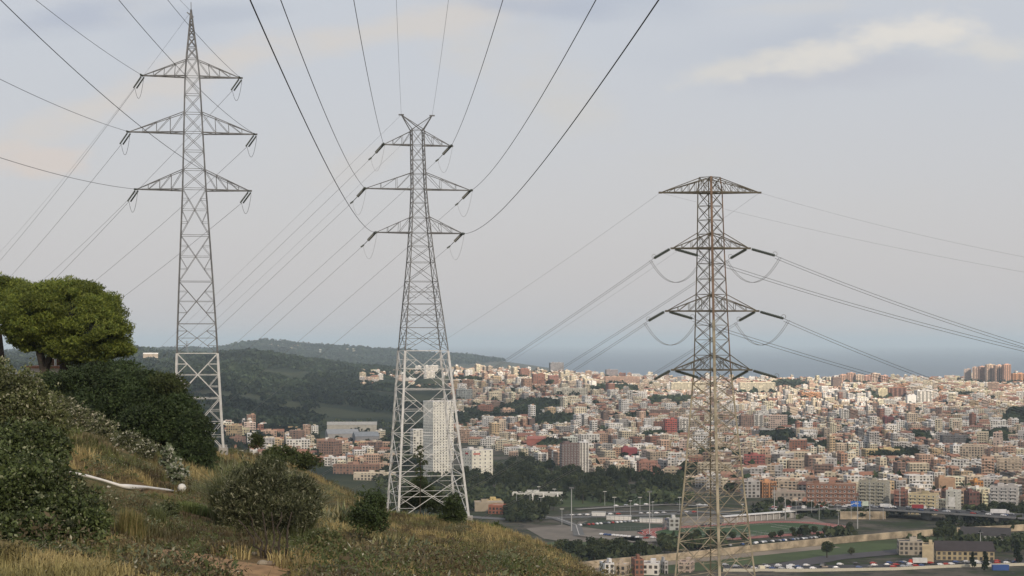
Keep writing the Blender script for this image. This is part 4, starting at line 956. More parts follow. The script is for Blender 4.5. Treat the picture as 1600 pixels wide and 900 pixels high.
def building(u0, u1, yt, yb, col, label, th=22, depth=14, windows=False, balc=False, roof=None, storeys=None, name='apartment_block', cat='building', roofbits=True, pitched=False, group='buildings of the city', blank=False, D=None, stripes=None, bay=3.4, ww=.45):
    D = D or gdist((u0 + u1) / 2, yb); k_ = D / F; W_ = (u1 - u0) * k_; H = (yb - yt) * k_
    t = R(abs(th)); c, s_ = math.cos(t), math.sin(t)
    wd = (W_ - depth * s_) / c
    if wd < W_ * .45: depth = W_ * .45 / max(s_, .2); wd = (W_ - depth * s_) / c
    rz = R(th); uc = (u0 + u1) / 2; g = np.array(((uc - 800) / F * D, D, CZ - (yb - HY) / F * D)); g[1] += (wd * s_ + depth * c) / 2
    col_ = np.array(PAL[col] if isinstance(col, str) else col); gzz = min(g[2], float(zg(uc, D))) 
    o = empty(name, tuple(g), unique_label(label), cat, group, rz); sink = max(3.0, g[2] - gzz + 3)
    rc = roof if roof is not None else ROOF[rng.integers(len(ROOF))]
    mb = MB(); mb.box((0, 0, -sink), (wd, depth, H + sink), 0, 0, tuple(col_), uvs=not windows and not blank)
    mb.build('wall', MATS['wallwin'] if (not windows and not blank) else M_attr, o)
    if pitched:
        mb = MB(); e = .5; r = min(depth, wd) * .22
        V = [(-wd / 2 - e, -depth / 2 - e, H), (wd / 2 + e, -depth / 2 - e, H), (wd / 2 + e, depth / 2 + e, H), (-wd / 2 - e, depth / 2 + e, H), (-wd / 2 - e, 0, H + r), (wd / 2 + e, 0, H + r)]
        mb.add(V, [(0, 1, 5, 4), (2, 3, 4, 5), (0, 4, 3), (1, 2, 5), (3, 2, 1, 0)], 0, rc); mb.build('roof', M_attr, o)
    else:
        mb = MB(); mb.box((0, 0, H + .01), (wd - .5, depth - .5, .18), 0, 0, rc)
        for (x, y, sx_, sy_) in ((0, -depth / 2 + .13, wd, .26), (0, depth / 2 - .13, wd, .26), (-wd / 2 + .13, 0, .26, depth - .52), (wd / 2 - .13, 0, .26, depth - .52)):
            mb.box((x, y, H + .004), (sx_, sy_, .9), 0, 0, tuple(np.minimum(col_ * 1.15, .7)))
        mb.build('roof', M_attr, o)
        if roofbits:
            for i in range(1 if wd < 18 else 2):
                mb = MB(); mb.box((rng.uniform(-.3, .3) * wd, rng.uniform(-.1, .2) * depth, H + .2), (min(5., wd * .3), 4, 2.7), 0, 0, tuple(np.minimum(col_ * rng.uniform(.8, 1.3), .72))); mb.build('stair_head', M_attr, o)
    ns = storeys or max(2, round(H / 3.0)); sh = H / ns
    if windows:
        key = (round(sh, 1), bay, ww); 
        if key not in WINM: WINM[key] = fine_window_mesh(min(1.5, bay * ww), min(1.6, sh * .52), key)
        spots = []
        nb = max(1, int(wd / bay)); nd = max(1, int(depth / bay))
        for j in range(ns):
            for i in range(nb): spots.append(((-wd / 2 + (i + .5) * wd / nb, -depth / 2 - .07, (j + .55) * sh), 0))
            for i in range(nd):
                if th > 0: spots.append(((-wd / 2 - .07, -depth / 2 + (i + .5) * depth / nd, (j + .55) * sh), -R(90)))
                else: spots.append(((wd / 2 + .07, -depth / 2 + (i + .5) * depth / nd, (j + .55) * sh), R(90)))
        spots.sort(key=lambda s: -s[0][2])
        for p, a in spots[:98]:
            q = bpy.data.objects.new('window', WINM[key]); sc.collection.objects.link(q); q.parent = o; q.location = p; q.rotation_euler = (0, 0, a)
        if len(spots) > 98:
            mb = MB()
            for p, a in spots[98:]:
                mb.box(p, (min(1.5, bay * ww), .3, min(1.6, sh * .52)), a, 0, None, base=False)
            q = mb.build('windows', M_glass, o); q['kind'] = 'stuff'
    if balc:
        for j in range(1, ns):
            mb = MB(); nbb = max(1, int(wd / 7))
            for i in range(nbb):
                x = -wd / 2 + (i + .5) * wd / nbb
                mb.box((x, -depth / 2 - .65, j * sh - .1), (wd / nbb * .68, 1.3, .2), 0, 0, tuple(np.minimum(col_ * 1.25 + .05, .7)))
                mb.box((x, -depth / 2 - 1.27, j * sh + .1), (wd / nbb * .68, .08, .95), 0, 0, tuple(np.minimum(col_ * 1.1 + .04, .65)))
            mb.build('balcony', M_attr, o)
    if stripes:
        for i in range(stripes):
            x = -wd / 2 + (i + .5) * wd / stripes; mb = MB(); mb.box((x, -depth / 2 - .16, 0), (wd / stripes * .45, .3, H - .6), 0, 0, tuple(col_ * .30)); mb.build('window_strip', M_attr, o)
    occl.append((u0 - 1, u1 + 1, yt - 1, yb + 1, D)); used_foot.append((g[0], g[1], max(wd, depth) / 2 + 3)); heroes.append((uc, (yt + yb) / 2, label)); return o, wd, depth, H

B = building
# landmark buildings, picture extents (left, right, top, foot)
twr, a_, b_, H_ = B(660, 708, 628, 746, (.74, .73, .66), 'tallest white tower block seen through the two-horned pylon', th=34, depth=20, windows=True, bay=3.4, ww=.24, name='tower_block', roofbits=False, storeys=27)
B(640, 664, 672, 728, (.70, .69, .62), 'lower white wing joined to the tallest tower block', th=20, depth=12, name='tower_block', roofbits=False)
wh, a_, b_, H_ = B(721, 770, 704, 750, (.74, .72, .62), 'broad white block with red lettering at its roof edge', th=30, depth=22, windows=True, storeys=8, name='office_block', bay=5)
mb = MB()
for sgn in range(5): mb.box((-a_ / 2 + 2 + sgn * 1.6, -b_ / 2 - .2, H_ - 3.6), (1.1, .2, 1.7), 0, 0, (.5, .05, .04), base=False)
mb.build('sign_lettering', M_attr, wh); mb = MB()
for sgn in range(4): mb.box((-a_ / 2 - .2, -b_ / 2 + 9 + sgn * 1.6, H_ - 3.6), (.2, 1.1, 1.7), 0, 0, (.5, .05, .04), base=False)
mb.build('sign_lettering', M_attr, wh)
B(875, 906, 694, 740, (.145, .105, .10), 'dark brown slab tower at the edge of the tree belt', th=8, depth=14, windows=True, storeys=12, bay=3)
B(904, 920, 692, 739, 'white', 'white tower with vertical window strips beside the dark brown slab', th=6, depth=12, stripes=3)
B(1262, 1342, 758, 800, (.25, .14, .10), 'long brick block with ochre balcony columns behind the motorway', th=-10, depth=14, windows=True, balc=True, storeys=6, roof=(.4, .36, .3))
B(1345, 1396, 754, 796, (.32, .31, .25), 'grey green block with deep balconies beside the long brick block', th=-26, depth=16, windows=True, balc=True, storeys=8)
B(1423, 1473, 774, 806, (.50, .43, .27), 'pale yellow block with rows of balconies above the red lorry', th=-24, depth=14, windows=True, balc=True, storeys=6)
o_, a_, b_, H_ = B(1480, 1507, 768, 801, (.55, .55, .50), 'whitish green block carrying a blank white billboard', th=-28, depth=12, windows=True, storeys=7)
mb = MB(); mb.box((0, -b_ / 2 - .4, H_ * .5), (a_ * .55, .3, 8), 0, 0, (.72, .72, .70), base=False); mb.build('billboard', M_attr, o_)
B(1186, 1214, 754, 778, 'orange', 'bright orange block with vertical ribs right of the rusty pylon', th=12, depth=14, stripes=6)
B(1160, 1188, 753, 778, 'grey', 'grey block joined to the bright orange one', th=4, depth=14)
B(1208, 1262, 770, 787, (.34, .30, .26), 'low long grey block in front of the brick block', th=-8, depth=14, storeys=4, roof=(.30, .17, .13))
B(1398, 1424, 768, 800, (.26, .13, .10), 'reddish brown flats between the grey green and pale yellow blocks', th=-20, depth=13, balc=True)
B(1465, 1493, 748, 772, (.40, .27, .18), 'blank peach coloured end wall rising above the roofs', th=5, depth=12, blank=True)
B(1520, 1537, 753, 768, (.46, .22, .07), 'small orange block near the frame edge', th=8, depth=12)
B(1512, 1531, 770, 798, (.17, .09, .08), 'dark maroon flats right of the billboard block', th=6, depth=13)
B(1533, 1545, 772, 798, 'pale yellow', 'narrow yellow flats beside the dark maroon flats', th=6, depth=10, balc=True)
B(1550, 1598, 762, 800, 'grey', 'pale grey flats at the frame edge above the motorway', th=-18, depth=14, windows=True, balc=True, storeys=7)
B(1535, 1558, 716, 748, 'salmon', 'salmon pink block with a dark recess in the right quarter', th=-14, depth=12, balc=True)
B(1560, 1600, 718, 742, 'beige', 'long beige block right of the salmon pink one', th=-12, depth=12, balc=True)
B(1350, 1408, 703, 719, (.50, .40, .22), 'long yellow school with dark cypresses in front', th=8, depth=16, storeys=3)
B(1487, 1503, 697, 716, 'white', 'white and brown slab left of the curved row', th=10, depth=10)
B(1503, 1542, 699, 722, 'beige', 'curved row of beige flats in the right quarter', th=-22, depth=12)
B(1472, 1514, 681, 698, 'dark grey', 'dark grey slab above the curved beige row', th=4, depth=12, balc=True)
B(1516, 1526, 647, 669, 'brick-red', 'slim red tower high in the right quarter', th=20, depth=8)
B(1163, 1198, 712, 733, (.33, .11, .10), 'red block with white balcony bands right of the rusty pylon', th=-8, depth=12, balc=True)
B(1156, 1178, 650, 671, (.28, .19, .15), 'brown slab block beside the black and white tower', th=10, depth=12)
B(1178, 1193, 648, 671, 'white', 'white tower with two black vertical strips', th=4, depth=10, stripes=2)
B(1187, 1211, 671, 684, 'grey', 'plain grey block below the black and white tower', th=4, depth=12)
B(1231, 1247, 637, 652, 'beige', 'beige cube shaped block above the grey roofs', th=20, depth=12, blank=True)
B(1248, 1276, 679, 691, 'white', 'white block with brown stripes in the city middle', th=6, depth=12, stripes=5)
B(1313, 1327, 640, 658, 'white', 'white striped tower in the upper city', th=6, depth=12, stripes=3)
B(1327, 1341, 641, 658, 'brown', 'brown tower attached to the white striped tower', th=6, depth=12)
B(1381, 1397, 652, 666, 'maroon', 'dark maroon block with a white edge', th=8, depth=12)
B(1417, 1432, 618, 633, (.7, .69, .66), 'small bright white cube shaped block near the sunlit ridge', th=6, depth=12, blank=True)
B(1430, 1459, 611, 631, 'white', 'tall white slab behind the small white cube block', th=20, depth=14, stripes=4)
B(1388, 1417, 606, 623, 'brick-red', 'row of dark red towers under the sunlit ridge', th=4, depth=14, stripes=4)
B(1370, 1388, 608, 625, 'pale yellow', 'pale yellow block left of the dark red row', th=16, depth=12)
B(1155, 1212, 598, 616, (.58, .53, .40), 'very long cream building right of the rusty pylon head', th=4, depth=16)
B(1048, 1102, 598, 612, (.58, .53, .40), 'very long cream building left of the rusty pylon', th=4, depth=16)
B(1252, 1284, 614, 624, 'orange', 'low orange block beside the green ridge gap', th=4, depth=14)
B(1300, 1315, 590, 606, 'brown', 'brown tower on the sunlit ridge', th=10, depth=14)
for (u0, u1, yt, c, lb) in [(1312, 1324, 586, (.60, .38, .27), 'orange block joined right of the brown ridge tower'), (1324, 1337, 583, (.54, .34, .25), 'taller orange block in the ridge terrace left of the cables'), (1337, 1350, 586, (.66, .50, .38), 'pale orange end block of the left ridge terrace'),
                        (1350, 1362, 587, (.60, .36, .28), 'salmon block starting the second ridge terrace'), (1362, 1376, 584, (.68, .52, .42), 'pale salmon block inside the second ridge terrace'), (1376, 1388, 587, (.58, .36, .28), 'deep salmon end block of the second ridge terrace'),
                        (1530, 1541, 573, (.56, .35, .26), 'narrow left slab of the salmon group crowning the sunlit ridge'), (1541, 1555, 570, (.68, .50, .38), 'cream salmon slab inside the group crowning the ridge'), (1555, 1568, 571, (.62, .42, .31), 'salmon slab inside the group crowning the ridge'), (1568, 1580, 570, (.60, .36, .26), 'right end slab of the group crowning the ridge')]:
    B(u0, u1, yt, 599, c, lb, th=6, depth=16, stripes=3, roof=(.4, .25, .2))
B(1507, 1520, 577, 597, (.46, .38, .34), 'stepped grey wing left of the salmon ridge group', th=-20, depth=16)
B(1520, 1531, 574, 597, (.62, .45, .36), 'pinkish wing joined left of the salmon ridge group', th=-20, depth=16, stripes=2)
B(1582, 1612, 584, 598, 'orange', 'orange block cut by the frame on the sunlit ridge', th=4, depth=14, stripes=4)
B(858, 881, 567, 580, (.26, .25, .26), 'lone grey hospital block standing against the sea', th=12, depth=20, D=5400)
B(946, 966, 578, 590, (.26, .23, .24), 'brown grey block against the sea beyond the city', th=8, depth=20, D=5300)
B(945, 1000, 589, 601, (.38, .25, .19), 'long brick building just below the sea line', th=4, depth=14)
B(811, 827, 577, 591, 'brick-red', 'red block on top of the city hill', th=18, depth=12)
B(831, 852, 585, 603, 'brick-red', 'dark red pair of blocks right of the hilltop red block', th=14, depth=12)
B(856, 873, 587, 603, (.30, .15, .12), 'reddish tower below the lone grey hospital', th=10, depth=12)
B(865, 918, 607, 621, (.56, .54, .46), 'long white three storey building with window bands on the hill', th=6, depth=14, storeys=3)
B(924, 932, 596, 611, 'white', 'thin white tower right of the long white building', th=10, depth=8, blank=True)
B(712, 738, 609, 627, (.30, .33, .33), 'blue grey block immediately right of the two-horned pylon', th=10, depth=12)
B(762, 784, 613, 629, 'cream', 'cream block on the hill slope above the brick houses', th=12, depth=12)
B(745, 771, 634, 653, 'brick-red', 'brick block with arched shape low on the hill', th=12, depth=12)
B(768, 781, 628, 646, 'brown', 'brown tower behind the arched brick block', th=8, depth=10)
B(782, 804, 640, 655, 'salmon', 'rounded salmon building right of the brown tower', th=16, depth=14)
B(1038, 1058, 656, 681, (.40, .11, .09), 'bright red block with white balconies left of the rusty pylon', th=8, depth=12, balc=True)
B(1060, 1076, 654, 681, 'white', 'white towers next to the bright red block', th=8, depth=12, stripes=3)
B(1000, 1034, 668, 682, 'white', 'white row of flats left of the bright red block', th=6, depth=12, balc=True)
B(907, 937, 680, 697, (.62, .61, .58), 'wide plain white block above the dark brown slab', th=4, depth=14)
B(878, 903, 684, 698, (.52, .56, .52), 'pale green white block behind the dark brown slab', th=4, depth=12)
B(823, 854, 686, 701, (.38, .14, .11), 'salmon red hall with a pitched roof', th=-10, depth=16, pitched=True, roof=(.38, .15, .12), blank=True)
B(970, 996, 701, 719, (.26, .07, .08), 'maroon block among pale houses', th=8, depth=14, blank=True)
B(958, 982, 688, 700, 'grey', 'blank grey wall above the maroon block', th=20, depth=12, blank=True)
B(1038, 1063, 733, 752, (.40, .34, .25), 'beige office with white window bands beside the rusty pylon', th=-10, depth=12, storeys=4, balc=True)
B(996, 1028, 722, 746, (.33, .18, .14), 'brick flats with a pink attic left of the beige office', th=8, depth=12, balc=True)
# left, beyond the crest
B(352, 376, 666, 692, (.46, .36, .22), 'ochre block seen just right of the single-peaked pylon foot', th=-20, depth=12)
B(366, 388, 670, 690, 'pale yellow', 'pale yellow block beside the ochre one', th=-14, depth=12)
B(358, 382, 684, 702, (.28, .18, .14), 'brick houses below the ochre block', th=-10, depth=12)
B(384, 401, 678, 702, (.60, .61, .60), 'white house with grey windows above the reeds', th=10, depth=10)
B(404, 432, 674, 688, 'salmon', 'salmon terraces right of the white house', th=8, depth=12)
B(420, 464, 668, 676, (.46, .33, .19), 'long low ochre building below the green hill', th=4, depth=12, storeys=2)
B(497, 532, 690, 718, (.30, .19, .145), 'stepped terracotta terraces beyond the crest', th=-24, depth=20)
B(446, 484, 688, 703, 'white', 'white terraced houses left of the terracotta terraces', th=8, depth=10)
B(510, 588, 664, 673, (.42, .40, .35), 'very long pale shed below the grassy hill', th=3, depth=20, pitched=True, roof=(.40, .39, .36), blank=True, name='shed')
B(505, 560, 678, 690, (.34, .33, .32), 'grey roofed hall beside the very long shed', th=14, depth=26, pitched=True, roof=(.30, .31, .32), blank=True, name='shed')
B(548, 592, 682, 694, (.24, .24, .25), 'smaller slate grey hall right of the grey roofed one', th=14, depth=26, pitched=True, roof=(.24, .26, .28), blank=True, name='shed')
B(520, 592, 727, 742, (.27, .17, .13), 'long low brick red building on the near side of the valley', th=-3, depth=10, roof=(.30, .12, .09), storeys=2)
B(552, 618, 740, 751, (.56, .50, .40), 'row of white arched houses left of the two-horned pylon', th=-4, depth=10, storeys=2)
B(222, 246, 553, 566, 'beige', 'pale villa alone on the wooded spur behind the single-peaked pylon', th=12, depth=14, pitched=True, name='house')
# near buildings beside the river
B(740, 787, 786, 800, (.34, .29, .22), 'tan wall building right of the pylon foot', th=4, depth=14, blank=True, name='warehouse')
B(753, 784, 783, 793, (.58, .45, .20), 'yellow flat building behind the crest', th=6, depth=12, name='warehouse', blank=True)
B(763, 793, 791, 804, (.33, .13, .08), 'orange brick house behind the crest', th=-20, depth=12, name='house', roofbits=False)
B(1466, 1562, 862, 877, (.42, .35, .22), 'long yellow depot with a wide dark roof by the foot road', th=-8, depth=24, pitched=True, roof=(.055, .045, .045), name='depot', storeys=2)
B(1442, 1466, 853, 882, (.52, .43, .28), 'tall blank cream house left of the yellow depot', th=-16, depth=12, blank=True, name='house')
B(1406, 1446, 848, 868, (.38, .34, .28), 'half ruined grey factory beside the river lane', th=-6, depth=14, name='factory')
B(1506, 1592, 838, 851, (.42, .45, .42), 'long silver green shed beyond the yellow depot', th=-16, depth=22, pitched=True, roof=(.06, .055, .055), name='shed')
B(1043, 1062, 812, 830, (.42, .43, .42), 'white grandstand tower beside the running track', th=8, depth=10, name='sports_pavilion')
B(800, 880, 772, 784, (.50, .50, .46), 'long white low building with three white pillars among trees', th=-4, depth=14, blank=True, name='hall')
for i, (u0, u1, yt, yb, c) in enumerate([(938, 960, 882, 905, 'white'), (962, 986, 884, 908, 'beige'), (988, 1006, 876, 906, 'brick-red'), (1004, 1034, 882, 906, 'white'), (1034, 1044, 879, 906, 'grey'), (1060, 1088, 880, 907, 'pinkish'), (1180, 1212, 894, 912, 'cream'),
        (1216, 1250, 893, 912, 'white'), (1262, 1300, 894, 912, 'beige'), (1306, 1340, 896, 912, 'ochre'), (1350, 1410, 893, 912, 'pale yellow'), (1420, 1470, 895, 912, 'white'), (1480, 1530, 893, 912, 'pinkish')]):
    B(u0, u1, yt, yb, c, f'{c} house number-less at the lower frame edge', D=1055 + 6 * i, th=[14, -18, 8, -10][i % 4], depth=11, name='house')
    heroes.pop()
for o in sc.objects:                                  # labels of the houses cut by the lower frame edge
    if o.get('label', '').find('number-less') > 0: o['_edge'] = 1
edge_h = [o for o in sc.objects if o.get('_edge')]
posn = ['at the left end of the', 'second in the', 'red one with the highest roof in the', 'fourth in the', 'narrow fifth in the', 'last before the rusty pylon in the', 'first right of the rusty pylon in the', 'second right of the rusty pylon in the',
        'third right of the rusty pylon in the', 'ochre fourth right of the rusty pylon in the', 'fifth right of the rusty pylon in the', 'sixth right of the rusty pylon in the', 'rightmost in the']
for o, p in zip(edge_h, posn):
    o['label'] = o['label'].split(' house')[0] + ' house ' + p + ' lowest row'; del o['_edge']; o['group'] = 'houses in the lowest row'

# fillers --------------------------------------------------------------------------------
CITY_LOW = ([345, 480, 600, 700, 760, 800, 880, 950, 1060, 1180, 1250, 1400, 1600, 2400], [712, 722, 748, 690, 698, 712, 738, 743, 757, 778, 792, 803, 803, 803])
TREE_PATCH = [(790, 650, 60, 10), (840, 640, 45, 9), (870, 664, 40, 8), (725, 662, 30, 9), (960, 612, 40, 6), (1050, 632, 40, 7), (1215, 690, 26, 9), (1230, 604, 28, 6), (1252, 672, 20, 7), (1590, 660, 26, 16), (1560, 690, 22, 10),
              (1500, 622, 30, 3), (1220, 665, 16, 10), (865, 703, 20, 5), (1020, 690, 22, 5), (1120, 720, 35, 6), (1290, 705, 30, 5), (1400, 718, 34, 5), (735, 600, 30, 5), (640, 700, 40, 30), (990, 660, 24, 5), (1360, 622, 40, 4), (1100, 745, 30, 5), (1440, 690, 20, 6)]
fill = []
def city_fill(u_lo, u_hi, d0, d1, dens=1.0, side=1):
    D = d0
    while D < d1:
        step = 17 + 11 * rng.random() + D * .0030; u = u_lo + rng.random() * 8
        while u < u_hi:
            k_ = D / F; wd = rng.choice([7, 9, 12, 15, 20, 28], p=[.24, .26, .22, .16, .08, .04]) * rng.uniform(.85, 1.15); du = wd / k_
            uc = u + du / 2; Dj = D + rng.normal() * 6; y = float(ydown(uc, Dj)); u += du + (rng.random() * 3 + (7 / k_ if rng.random() < .16 else .3))
            if rng.random() > dens: continue
            if y > np.interp(uc, *CITY_LOW) - 1: continue
            if any(((uc - a) / c) ** 2 + ((y - b) / d) ** 2 < 1 for a, b, c, d in TREE_PATCH): continue
            # seen at all?
            X_ = (uc - 800) / F * Dj
            if any(abs(X_ - fx) < fr + wd / 2 and abs(Dj - fy) < fr + 8 for fx, fy, fr in used_foot): continue
            h = rng.choice([5, 8, 11, 14, 17, 21, 27], p=[.30, .28, .20, .11, .06, .035, .015])
            if Dj < 2100: h = min(h, 18)
            if Dj > 4200: h *= .8
            hp = h / k_
            for (a0, a1, b0, b1, HD) in occl:
                if a0 < uc + du / 2 and a1 > uc - du / 2 and HD > Dj and y - hp < b1 - 2: h = max(3., (y - b1) * k_ + 3.0 if y > b1 else 3.); hp = h / k_
            if h < 3.2 and rng.random() < .6: continue
            fill.append((uc, Dj, y, wd, rng.uniform(10, 15), h, X_))
        D += step
city_fill(704, 1640, 1480, 5400)
city_fill(345, 700, 2020, 2480, .6)
city_fill(400, 640, 1900, 2060, .35)
city_fill(415, 560, 8800, 9600, .06)
city_fill(580, 690, 4300, 4800, .2)
city_fill(560, 820, 3700, 4700, .16)
names = list(PAL)
def pick_col(u, y):
    if y < 622 and u > 1150: p = dict(cream=.30, white=.26, salmon=.14, orange=.06, beige=.10, terracotta=.05, **{'pale yellow': .12})  # on the sunlit ridge part of the sunlight is put into paler walls
    elif u < 1050: p = dict(cream=.23, white=.27, beige=.15, grey=.09, terracotta=.07, salmon=.06, brown=.06, ochre=.05, pinkish=.03, **{'brick-red': .04})
    else: p = dict(cream=.20, white=.26, beige=.17, grey=.16, terracotta=.04, salmon=.04, brown=.06, ochre=.04, pinkish=.04, **{'brick-red': .03, 'dark grey': .05})
    k_ = list(p); v = np.array([p[x] for x in k_]); return k_[rng.choice(len(k_), p=v / v.sum())]
fill.sort(key=lambda f: f[1])
sizes = [f[3] * f[5] / f[1] ** 2 * (1 if f[0] < 1610 else 0) for f in fill]
order = np.argsort(sizes)[::-1]; indiv = set(order[:max(0, 296 - len(heroes) - 13)].tolist())
WORDN = {2: 'two', 3: 'three', 4: 'four', 5: 'five', 6: 'six', 7: 'seven', 8: 'eight', 9: 'nine', 10: 'ten'}
DIST = {}
stuff = MB(); recs = []
for idx, (uc, D, y, wd, dp, h, X_) in enumerate(fill):
    cn = pick_col(uc, y); col = np.array(PAL[cn]) * rng.uniform(.72, 1.2); rot = R([22, -18, 8, -30][int((uc + 37 * int(D / 600)) // 230) % 4] + rng.normal() * 3)
    rc = ROOF[rng.integers(len(ROOF))]; gz = float(zg(uc, D)); pit = rng.random() < .28 and h < 13
    if idx not in indiv:
        mb = stuff; org = np.array((X_, D, gz)); ro = rot
    else:
        o = empty('apartment_block' if h > 10 else 'house', (X_, D, gz), None, 'building' if h > 10 else 'house', 'buildings of the city', rot); mb = MB(); org = np.zeros(3); ro = 0.0
        recs.append((o, uc, y - h / 2 / (D / F), cn, h, pit))
    mb.box(org + np.array((0, 0, -3)), (wd, dp, h + 3), ro, 0, tuple(col), uvs=True)
    if idx in indiv: mb.build('wall', MATS['wallwin'], o); mb = MB()
    mi = 1 if idx not in indiv else 0
    cs, sn = math.cos(ro), math.sin(ro)
    def loc(x, y_, z_): return org + np.array((x * cs - y_ * sn, x * sn + y_ * cs, z_))
    if pit:
        e = .4; r = dp * .2; V = [loc(*p) for p in [(-wd / 2 - e, -dp / 2 - e, h), (wd / 2 + e, -dp / 2 - e, h), (wd / 2 + e, dp / 2 + e, h), (-wd / 2 - e, dp / 2 + e, h), (-wd / 2 - e, 0, h + r), (wd / 2 + e, 0, h + r)]]
        rcc = [(.34, .17, .11), (.28, .14, .10), (.38, .22, .15)][rng.integers(3)]
        mb.add(V, [(0, 1, 5, 4), (2, 3, 4, 5), (0, 4, 3), (1, 2, 5)], mi, rcc)
        if idx in indiv: mb.build('roof', M_attr, o)
    else:
        mb.box(loc(0, 0, h + .02), (wd - .5, dp - .5, .2), ro, mi, rc); pc = tuple(np.minimum(col * 1.25 + .03, .75))
        mb.box(loc(0, -dp / 2 + .1, h + .01), (wd, .3, .95), ro, mi, pc); mb.box(loc(0, dp / 2 - .1, h + .01), (wd, .3, .95), ro, mi, pc)
        mb.box(loc(-wd / 2 + .1, 0, h + .012), (.3, dp - .6, .95), ro, mi, pc); mb.box(loc(wd / 2 - .1, 0, h + .012), (.3, dp - .6, .95), ro, mi, pc)
        if idx in indiv: mb.build('roof', M_attr, o); mb = MB()
        if rng.random() < .75:
            mb.box(loc(rng.uniform(-.3, .3) * wd, rng.uniform(-.1, .25) * dp, h + .22), (rng.uniform(2.5, 4.5), 3.2, 2.5), ro, mi, tuple(np.array(PAL[['white', 'cream', 'terracotta', 'beige'][rng.integers(4)]]) * 1.1))
            if idx in indiv: mb.build('stair_head', M_attr, o)
        if idx not in indiv and D < 4200:
            for q_ in range(rng.integers(2, 5)):
                cc_ = [(.75, .74, .72), (.6, .58, .55), (.08, .08, .085), (.45, .22, .15)][rng.integers(4)]
                mb.box(loc(rng.uniform(-.4, .4) * wd, rng.uniform(-.4, .4) * dp, h + .22), (rng.uniform(1, 3), rng.uniform(1, 2), rng.uniform(.8, 2.2)), ro, mi, cc_)
        if rng.random() < .45 and h > 8:
            mb = MB() if idx in indiv else mb
            for j in range(1, int(h / 3)):
                mb.box(loc(0, -dp / 2 - .5, j * 3 - .1), (wd * .8, 1.0, 1.0), ro, mi, pc)
            if idx in indiv: mb.build('balcony', M_attr, o)
tag(stuff.build('distant_buildings', [MATS['wallwin'], M_attr]), 'thousands of small pale and brick buildings of the city beyond', 'buildings', kind='stuff')
# every separate filler building gets its own place, told from the nearest landmark
HA = np.array([(h[0], h[1] * 1.0) for h in heroes]); groups = {}
def short(l):
    for w_ in (' with ', ' seen ', ' behind ', ' beside ', ' above ', ' in ', ' joined', ' carrying', ' rising', ' right of', ' left of', ' at ', ' on ', ' standing', ' below', ' among', ' near', ' between', ' next', ' crowning', ' immediately', ' against', ' just', ' beyond', ' attached', ' under', ' by ', ' cut'):
        i = l.find(w_)
        if i > 12: l = l[:i]
    return l
for (o, uc, yc, cn, h, pit) in recs:
    d = np.hypot(HA[:, 0] - uc, (HA[:, 1] - yc) * 1.5); i = int(np.argmin(d)); dx = uc - HA[i, 0]; dy = yc - HA[i, 1]
    rel = ('right of' if dx > 0 else 'left of') if abs(dx) > abs(dy) * 1.3 else ('below' if dy > 0 else 'above')
    groups.setdefault((i, rel, cn), []).append((d[i], o, h, pit))
ORD = ['nearest', 'second nearest', 'third nearest', 'fourth nearest', 'fifth nearest', 'sixth nearest', 'seventh nearest', 'eighth nearest', 'ninth nearest', 'tenth nearest'] + [w_ + ' nearest' for w_ in 'eleventh twelfth thirteenth fourteenth fifteenth sixteenth seventeenth eighteenth nineteenth twentieth twenty-first twenty-second twenty-third twenty-fourth'.split()]
for (i, rel, cn), L_ in groups.items():
    L_.sort(key=lambda t: t[0])
    for n_, (d, o, h, pit) in enumerate(L_):
        st_ = WORDN.get(max(2, int(h / 3)), 'ten'); kind_ = 'tiled roof house' if pit else 'flat roofed block'
        lead = f'{cn} {st_}-storey {kind_}' if n_ == 0 and len(L_) == 1 else f'{ORD[min(n_, 9)]} {cn} {kind_}'
        o['label'] = f'{lead} {rel} the {short(heroes[i][2])}'[:120]

# ------------------------------------------------------------------ trees of the valley
def tree_proto(name, h, r, c0, c1, nleaf, seed, conic=False, leaf=1.2):
    global rng
    o = empty(name, (0, 0, 0), 'tree', 'tree'); mb = MB(); mb.tube([(0, 0, -1), (0, 0, h * .25), (.2, 0, h * .6)], [r * .09, r * .07, r * .03], 0, 6); mb.build('trunk', M_bark, o)
    VV = []; QQ = []; CC = []; n0 = 0; m_ = 9
    for i in range(m_):
        a = rng.random() * 6.28; t = rng.random()
        if conic: c = np.array((math.cos(a) * r * .25, math.sin(a) * r * .25, h * (.2 + .75 * i / m_))); rr = r * (.75 - .5 * i / m_)
        else: c = np.array((math.cos(a) * r * .5 * t ** .5, math.sin(a) * r * .5 * t ** .5, h * rng.uniform(.42, .8))); rr = r * rng.uniform(.38, .6)
        P_, d_ = shell_points(c, (rr, rr, rr * .85), nleaf // m_, .55); V, Q = leaf_quads(P_, leaf, .7, 0, d_, .2); VV.append(V); QQ.append(Q + n0); n0 += len(V); CC.append(colmix(len(Q), c0, c1) * rng.uniform(.75, 1.25))
    npmesh('crown', np.concatenate(VV), np.concatenate(QQ), M_far_leaf, np.concatenate(CC), o); return o
protos = [tree_proto('park_tree', 11, 5, (.024, .036, .017), (.055, .070, .030), 620, 1), tree_proto('park_tree', 13, 5.5, (.032, .045, .022), (.068, .080, .036), 700, 2), tree_proto('park_tree', 9, 4.5, (.042, .052, .024), (.085, .092, .04), 560, 3),
          tree_proto('cypress', 12, 2.2, (.014, .024, .013), (.03, .042, .018), 400, 4, True), tree_proto('poplar', 20, 5.5, (.045, .06, .028), (.085, .10, .045), 900, 5)]
pused = [False] * 5; ntree = 0
